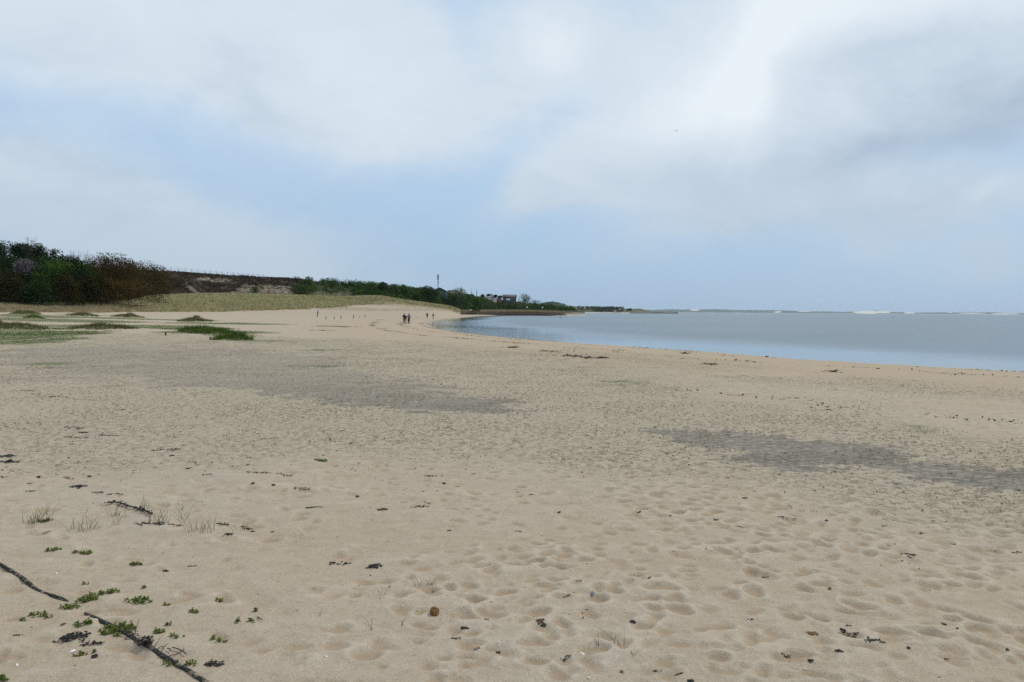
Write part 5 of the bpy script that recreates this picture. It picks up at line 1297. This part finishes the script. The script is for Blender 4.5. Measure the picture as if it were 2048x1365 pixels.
post(1148, 705.5, 9, dist_on(1148, 705.5), .012, 'drift_stick', 'thin stick standing upright in the foreshore sand', 'driftwood', stick_m, None, (.05, 0))
# sand grit: shell crumbs
P = scatter(5200, 3, 22, -.62, .62, lambda x, y, s_, r_: np.full(len(x), .8)); P[:, 2] += .001
m = MB(); n = len(P); m.cards(P, rs.uniform(.003, .010, n)*.9, U=rs.normal(size=(n, 3))*[1, 1, .15], W=rs.normal(size=(n, 3))*[1, 1, .3])
props(m.build('shell_grit', simple('shell_crumb', (.70, .67, .62), .6, .3, .1, 5)), kind='stuff')
# ------------------------------------------------------------------ people
def cloth(name, col): return simple(name, col, .85, .1, .2, 14, .003, 120)
skin_m = simple('skin', (.42, .26, .19), .6, .3, .06, 10)
hair_m = simple('hair_dark', (.025, .018, .014), .6, .3, .2, 40); hair_g = simple('hair_grey', (.22, .20, .19), .6, .3, .2, 40)
shoe_m = simple('shoe_dark', (.02, .02, .022), .6, .3, .1, 20)
def skinned(name, pts, edges, root_i, mat, parent, sub=1):
    """grow one continuous surface round a skeleton of (x,y,z,rx,ry)"""
    me = bpy.data.meshes.new('tmp'); me.from_pydata([p[:3] for p in pts], edges, [])
    o = bpy.data.objects.new('tmp', me); COL.objects.link(o)
    md = o.modifiers.new('s', 'SKIN'); 
    for k, p in enumerate(pts):
        v = me.skin_vertices[0].data[k]; v.radius = (p[3], p[4] if len(p) > 4 else p[3]); v.use_root = (k == root_i)
    md.use_smooth_shade = True; ms_ = o.modifiers.new('u', 'SUBSURF'); ms_.levels = ms_.render_levels = sub
    bpy.context.view_layer.update()
    dgp = bpy.context.evaluated_depsgraph_get(); nm = bpy.data.meshes.new_from_object(o.evaluated_get(dgp))
    bpy.data.objects.remove(o, do_unlink=True)
    nm.name = name; nm.materials.clear(); nm.materials.append(mat)
    r_ = bpy.data.objects.new(name, nm); COL.objects.link(r_); r_.parent = parent
    nm.polygons.foreach_set('use_smooth', np.ones(len(nm.polygons), bool)); return r_
def person(px, py, hpx, label, yaw, jacket, trousers, pose, hair=hair_m, shirt=None, hood=False, w=1.0):
    B = on(px, py); hgt = hpx*B[1]/F
    root = empty('person', B, label, 'person'); root.rotation_euler = (0, 0, yaw); k = hgt/1.72; root.scale = (k, k, k)
    P = pose; L = lambda a, b_, t: tuple(np.array(a)*(1-t)+np.array(b_)*t)
    pel, che, neck, head = P['pel'], P['che'], P['neck'], P['head']
    pts = []; ed = []
    def v(p, r, r2=None): pts.append((*p, r*w, (r2 or r)*w)); return len(pts)-1
    def e(*ids): 
        for a, b_ in zip(ids[:-1], ids[1:]): ed.append((a, b_))
    a0 = v(pel, .145, .11); a1 = v(L(pel, che, .5), .125, .10); a2 = v(che, .15, .11); a3 = v(neck, .058); a4 = v(L(neck, head, .45), .07, .08); a5 = v(head, .082, .098); a6 = v(tuple(np.array(head)+[0, 0, .085]), .06, .07)
    e(a0, a1, a2, a3, a4, a5, a6)
    hands = []
    for s_ in ('l', 'r'):
        sh, el, wr, ha = P['sh'+s_], P['el'+s_], P['wr'+s_], P['ha'+s_]
        i0 = v(sh, .055); i1 = v(el, .042); i2 = v(wr, .028); i3 = v(ha, .030, .018); e(a2, i0, i1, i2, i3)
        d_ = np.array(ha)-np.array(wr); d_ /= np.linalg.norm(d_); sd_ = np.cross(d_, [0, 1, .1]); sd_ /= np.linalg.norm(sd_)
        for q, ln in ((-1.5, .058), (-.5, .07), (.5, .075), (1.5, .068)):
            b0 = np.array(ha)+sd_*q*.017+d_*.02; j0 = v(tuple(b0), .009); j1 = v(tuple(b0+d_*ln*.5), .0085); j2 = v(tuple(b0+d_*ln+np.array([0, -.012, 0])), .007); e(i3, j0, j1, j2)
        b0 = np.array(L(wr, ha, .6))-sd_*.03; j0 = v(tuple(b0), .0095); j1 = v(tuple(b0-sd_*.015+d_*.04), .008); e(i3, j0, j1)
        hp, kn, an, to = P['hp'+s_], P['kn'+s_], P['an'+s_], P['to'+s_]
        i0 = v(hp, .088); i1 = v(kn, .058); i2 = v(an, .038); i3 = v(to, .035, .03); e(a0, i0, i1, i2, i3)
    body = skinned('body', pts, ed, 0, skin_m, root)
    # face: nose, brow, ears, eyes live on a small child mesh so they stay crisp
    hd = np.array(head); m = MB(); m.ball(hd+[0, -.10, -.005], (.012, .018, .022), 8, 5); m.ball(hd+[-.088, 0, -.005], (.012, .02, .03), 8, 5); m.ball(hd+[.088, 0, -.005], (.012, .02, .03), 8, 5)
    q = m.build('nose_and_ears', skin_m, None, True); q.parent = root
    m = MB(); m.ball(hd+[-.032, -.088, .018], (.011, .008, .007), 8, 5); m.ball(hd+[.032, -.088, .018], (.011, .008, .007), 8, 5); m.ball(hd+[0, -.092, -.048], (.022, .006, .005), 8, 5)
    q = m.build('eyes_and_mouth', hair_m, None, True); q.parent = root
    m = MB(); m.ball(hd+[0, .02, .045], (.095, .108, .085), 14, 9, .06, 2); m.ball(hd+[0, .055, -.02], (.085, .06, .085), 12, 8, .06, 3)
    q = m.build('hair', hair, None, True); q.parent = root
    # jacket and trousers follow the same skeleton
    pts = []; ed = []
    a0 = v(tuple(np.array(pel)-[0, 0, .06]), .178, .145); a1 = v(L(pel, che, .5), .165, .135); a2 = v(che, .185, .14); a3 = v(L(che, neck, .75), .085, .08); e(a0, a1, a2, a3)
    for s_ in ('l', 'r'):
        i0 = v(P['sh'+s_], .078); i1 = v(P['el'+s_], .062); i2 = v(L(P['el'+s_], P['wr'+s_], .93), .048); e(a2, i0, i1, i2)
    j = skinned('jacket', pts, ed, 0, jacket, root)
    if hood:
        m = MB(); m.ball(hd+[0, .05, -.09], (.12, .09, .07), 12, 7, .1, 5); q = m.build('hood', jacket, None, True); q.parent = root
    if shirt is not None:
        m = MB(); c_ = np.array(L(pel, che, .55)); m.ball(c_+[0, -.02, .0], (.200, .165, .075), 14, 7, .0, 5); q = m.build('stripe', shirt, None, True); q.parent = root
    pts = []; ed = []
    a0 = v(tuple(np.array(pel)+[0, 0, .02]), .155, .125)
    for s_ in ('l', 'r'):
        i0 = v(P['hp'+s_], .104); i1 = v(P['kn'+s_], .074); i2 = v(L(P['kn'+s_], P['an'+s_], .95), .056); e(a0, i0, i1, i2)
    skinned('trousers', pts, ed, 0, trousers, root)
    for s_ in ('l', 'r'):
        m = MB(); an, to = np.array(P['an'+s_]), np.array(P['to'+s_]); m.tube([an+[0, .04, -.03], an+[0, 0, -.03], (an+to)/2+[0, 0, -.02], to], [.045, .052, .048, .036], 10)
        q = m.build('shoe', shoe_m, None, True); q.parent = root
    return root
def pose(lean=0.0, headf=0.0, arms='down', stride=0.0):
    # facing -Y (towards the viewer) before yaw
    f = -1
    pel = (0, 0, .95); che = (0, f*lean*.42, 1.32-.05*lean); neck = (0, f*(lean*.62+.0), 1.50-.09*lean); head = (0, f*(lean*.74+.03+headf), 1.63-.13*lean-headf*.4)
    d_ = dict(pel=pel, che=che, neck=neck, head=head)
    for s_, x in (('l', -1), ('r', 1)):
        sg = stride*x
        d_['sh'+s_] = (x*.17, che[1], che[2]+.10)
        if arms == 'down': el, wr, ha = (x*.23, che[1]+sg*.12, 1.14), (x*.22, che[1]+sg*.30-.05, .90), (x*.21, che[1]+sg*.33-.07, .82)
        elif arms == 'front': el, wr, ha = (x*.27, che[1]-.02, 1.12), (x*.10, che[1]-.22, 1.06), (x*.03, che[1]-.25, 1.05)
        elif arms == 'folded': el, wr, ha = (x*.26, che[1]-.08, 1.14), (x*.08, che[1]-.22, 1.20), (-x*.02, che[1]-.235, 1.21)
        else: el, wr, ha = (x*.27, che[1]+.05, 1.12), (x*.22, che[1]-.10, .98), (x*.20, che[1]-.14, .92)
        d_['el'+s_] = el; d_['wr'+s_] = wr; d_['ha'+s_] = ha
        d_['hp'+s_] = (x*.085, 0, .88); d_['kn'+s_] = (x*.10, -sg*.18-.01, .48); d_['an'+s_] = (x*.11, -sg*.38+.02, .085); d_['to'+s_] = (x*.125, -sg*.38-.13, .035)
    return d_
blk = cloth('black_jacket_cloth', (.012, .012, .014)); blk2 = cloth('black_trouser_cloth', (.014, .014, .018)); gry = cloth('grey_jacket_cloth', (.17, .17, .20)); pale = cloth('pale_trouser_cloth', (.42, .40, .38)); jean = cloth('denim', (.26, .29, .34)); dk = cloth('dark_brown_jacket', (.03, .024, .022)); whs = cloth('white_stripe_cloth', (.5, .44, .42))
person(808.3, 647.6, 20.0, 'person in a dark jacket standing left in the group of three, hands held in front', R(20), dk, blk2, pose(0, 0, 'front'), w=1.05)
person(812.0, 648.2, 19.2, 'person in black jacket and pale trousers bending forward, middle of the group of three', R(-25), blk, pale, pose(.45, .05, 'front'), w=1.0)
person(817.6, 648.0, 21.2, 'person in a grey jacket and dark trousers standing right in the group of three', R(150), gry, blk2, pose(.08, 0, 'hang'), hair_g, w=1.1)
person(854.3, 637.8, 12.0, 'person all in black walking along the beach, left of two farther walkers', R(10), blk, blk2, pose(0, 0, 'down', .5))
person(866.4, 639.9, 12.6, 'person with a white banded top and pale jeans walking beside the water', R(-15), blk, jean, pose(0, 0, 'folded', .35), shirt=whs)
# beach dog-sized drift lump near the walkers
B = on(832.8, 636.6); m = MB(); s = B[1]/F; m.ball(B+[0, 0, .9*s], (1.3*s, 1.0*s, 1.2*s), 12, 8, .35, 8); m.ball(B+[.8*s, .1, .5*s], (.9*s, .8*s, .7*s), 10, 6, .4, 9)
props(m.build('drift_lump', sw_b, loc=B, smooth=True), 'small rounded brown lump on the sand between the two groups of walkers', 'driftwood')
# ------------------------------------------------------------------ sky, sun, air, camera
SUN_AZ, SUN_EL = R(46), R(50)          # ahead and to the right, behind the bright cloud
w = bpy.data.worlds.new('World'); scene.world = w; w.use_nodes = True
t = NT(w.node_tree); bg = t.N['Background']
sky = t.new('ShaderNodeTexSky', sky_type='NISHITA'); sky.sun_disc = False
sky.sun_elevation = SUN_EL; sky.sun_rotation = SUN_AZ; sky.air_density = 1.0; sky.dust_density = 1.2; sky.ozone_density = 1.5
dirv = t.new('ShaderNodeTexCoord').outputs['Generated']
sep = t.new('ShaderNodeSeparateXYZ'); t.L.new(dirv, sep.inputs[0])
az = t.m('ARCTAN2', sep.outputs[0], sep.outputs[1]); el = t.m('ARCSINE', sep.outputs[2])
def azel(px, py):
    r_ = ray(px, py); r_ = r_/np.linalg.norm(r_); return math.atan2(r_[0], r_[1]), math.asin(r_[2])
# slow warp so that no blob keeps a regular outline
wn = t.noise(dirv, 3.2, 5, .6, out=1); wsp = t.new('ShaderNodeSeparateColor'); t.L.new(wn, wsp.inputs[0])
azw = t.m('ADD', az, t.m('MULTIPLY', t.m('SUBTRACT', wsp.outputs[0], .5), .22)); elw = t.m('ADD', el, t.m('MULTIPLY', t.m('SUBTRACT', wsp.outputs[1], .5), .14))
def blobs(L):
    tot = None
    for (px, py, rx, ry, amp, rot) in L:
        a, e_ = azel(px, py); c_, s_ = math.cos(R(rot)), math.sin(R(rot))
        da = t.m('SUBTRACT', azw, a); de = t.m('SUBTRACT', elw, e_)
        u = t.m('MULTIPLY', t.m('ADD', t.m('MULTIPLY', da, c_), t.m('MULTIPLY', de, s_)), F/rx)
        v_ = t.m('MULTIPLY', t.m('SUBTRACT', t.m('MULTIPLY', de, c_), t.m('MULTIPLY', da, s_)), F/ry)
        q = t.m('ADD', t.m('MULTIPLY', u, u), t.m('MULTIPLY', v_, v_))
        g = t.m('MULTIPLY', t.m('EXPONENT', t.m('MULTIPLY', q, -1)), amp)
        tot = g if tot is None else t.m('ADD', tot, g)
    return tot
# rot > 0: the long axis rises to the right
cover = blobs([(60,40,330,120,.75,0),(215,185,110,55,.45,0),(470,60,330,130,.8,0),(580,170,240,80,.8,-28),(760,110,230,130,.85,-15),(790,230,170,70,.7,-10),(1010,200,80,80,.4,0),(925,110,60,110,-.35,0),
 (60,370,380,75,.62,-8),(330,470,420,80,.50,-6),(120,470,400,90,.45,0),(700,560,420,45,.28,0),
 (1150,90,170,110,.75,0),(1330,250,260,80,.75,28),(1130,350,170,50,.65,15),(1080,390,120,40,.3,10),(1540,110,260,120,.95,25),(1480,260,150,80,.8,0),(1800,40,380,100,1.0,0),(1950,130,260,120,.9,0),
 (1730,260,330,80,.75,5),(1600,370,380,55,.5,0),(1320,440,260,45,.40,15),(1900,420,300,50,.5,0),(1800,480,70,22,.28,-30),(1290,500,140,20,.2,8),(2010,400,100,50,.3,0),(2010,505,70,28,.45,0),(2010,552,60,20,.5,0),(1500,585,520,34,-.55,0),(900,350,200,60,-.2,0)])
grey = blobs([(1740,315,300,34,.45,0),(2040,215,130,60,.85,0),(1960,300,160,40,.25,0),(1900,110,260,60,.10,0),(0,305,240,45,.35,-8),(490,120,150,60,.26,-50),(1600,380,320,50,.25,0),(1780,430,300,30,.35,0),(1690,110,120,80,.1,0),(560,215,110,28,.2,-20),(100,430,400,60,.10,0)])
lit = blobs([(1130,90,110,70,.6,0),(1540,60,150,70,1.0,20),(1470,160,140,60,.9,25),(1510,210,60,50,.7,0),(1830,10,200,40,.9,0),(1350,240,150,50,.45,20),(1480,235,60,30,.4,0),(380,20,260,60,.3,0),(700,120,160,80,.3,0),(1100,120,60,40,.3,0),(760,240,120,50,.12,0),(2000,395,30,12,.4,20)])
cn = t.noise(t.scale(dirv, (1, 1, 2.4)), 2.6, 8, .58, dist=.4); cn2 = t.noise(t.scale(dirv, (1, 1, 2.0)), 6.0, 9, .66, dist=.6)
dens = t.m('ADD', cover, t.m('ADD', t.m('MULTIPLY', t.m('SUBTRACT', cn, .5), .95), t.m('MULTIPLY', t.m('SUBTRACT', cn2, .5), .55)))
# clouds behind and above the viewer too
back = t.ramp(t.m('ABSOLUTE', az), .75, 1.3, 0, .45); high = t.ramp(el, .38, .7, 0, .35)
dens = t.m('ADD', dens, t.m('MAXIMUM', back, high))
f = t.ramp(dens, -.05, .92, .12, .93)
# blue: the physical sky, veiled by thin haze toward the horizon
skyc = t.mix(1.0, sky.outputs[0], (SKYK, SKYK, SKYK), 'MULTIPLY')
hz = t.ramp(el, 0, .27, 1, 0)
blue = t.mix(.80, skyc, t.mix(hz, (.50, .69, .90), (.31, .505, .75)))
shade = t.m('ADD', t.m('SUBTRACT', t.m('MULTIPLY', lit, .85), t.m('MULTIPLY', grey, .75)), t.m('ADD', t.m('MULTIPLY', t.m('SUBTRACT', cn2, .5), .95), t.ramp(t.m('ABSOLUTE', az), 1.0, 1.9, 0, 1.1)))  # last term: added brightness behind the viewer, lighting surfaces that face the camera
cl = t.mix(t.ramp(shade, -.8, 0, 0, 1, False), (.37, .475, .60), (.665, .755, .84))
cl = t.mix(t.ramp(shade, 0, 1.1, 0, 1, False), cl, (.84, .905, .95))
cl = t.mix(t.m('MULTIPLY', t.ramp(el, .02, .24, .80, 0), t.ramp(t.m('ABSOLUTE', az), 1.0, 1.9, 1, 0)), cl, (.475, .575, .68))
t.put(bg.inputs[0], t.mix(f, blue, cl)); bg.inputs[1].default_value = 1.0
sl = bpy.data.lights.new('Sun', 'SUN'); sl.energy = SUN_E; sl.angle = R(11); sl.color = (1, .965, .91)
so = bpy.data.objects.new('Sun', sl); COL.objects.link(so)
sd_ = Vector((math.sin(SUN_AZ)*math.cos(SUN_EL), math.cos(SUN_AZ)*math.cos(SUN_EL), math.sin(SUN_EL)))
so.rotation_euler = sd_.to_track_quat('Z', 'Y').to_euler(); so.location = (20, 20, 60)
# air
if HAZE:
    hm_ = bpy.data.materials.new('haze_air'); hm_.use_nodes = True; n_ = hm_.node_tree; n_.nodes.clear()
    ou = n_.nodes.new('ShaderNodeOutputMaterial'); pv = n_.nodes.new('ShaderNodeVolumePrincipled'); pv.inputs['Density'].default_value = HAZE; pv.inputs['Color'].default_value = (.82, .92, 1, 1); pv.inputs['Anisotropy'].default_value = .2
    n_.links.new(pv.outputs[0], ou.inputs['Volume'])
    m = MB(); m.box((-16000, -16000, -5), (16000, 16000, 48)); props(m.build('haze', hm_), kind='stuff')
cam = bpy.data.cameras.new('Camera'); co = bpy.data.objects.new('Camera', cam); COL.objects.link(co); scene.camera = co
cam.sensor_width = 36; cam.lens = F/2048*36; cam.clip_end = 60000; cam.clip_start = .05
from mathutils import Matrix
M = Matrix(((rt[0], up[0], -fw[0], 0), (rt[1], up[1], -fw[1], 0), (rt[2], up[2], -fw[2], HC), (0, 0, 0, 1)))
co.matrix_world = M
scene.render.engine = 'CYCLES'
cy = scene.cycles
cy.max_bounces = 6; cy.diffuse_bounces = 3; cy.glossy_bounces = 3; cy.transmission_bounces = 4; cy.volume_bounces = 0; cy.transparent_max_bounces = 8
cy.sample_clamp_direct = 3.0; cy.sample_clamp_indirect = 2.5; cy.use_denoising = DENOISE; cy.denoiser = 'OPENIMAGEDENOISE'; cy.denoising_prefilter = 'NONE'; cy.denoising_input_passes = 'RGB_ALBEDO_NORMAL'; cy.use_adaptive_sampling = True; cy.adaptive_threshold = .01
vs = scene.view_settings; vs.view_transform = 'Standard'; vs.look = 'None'; vs.exposure = EXPO; vs.gamma = 1; vs.use_curve_mapping = False
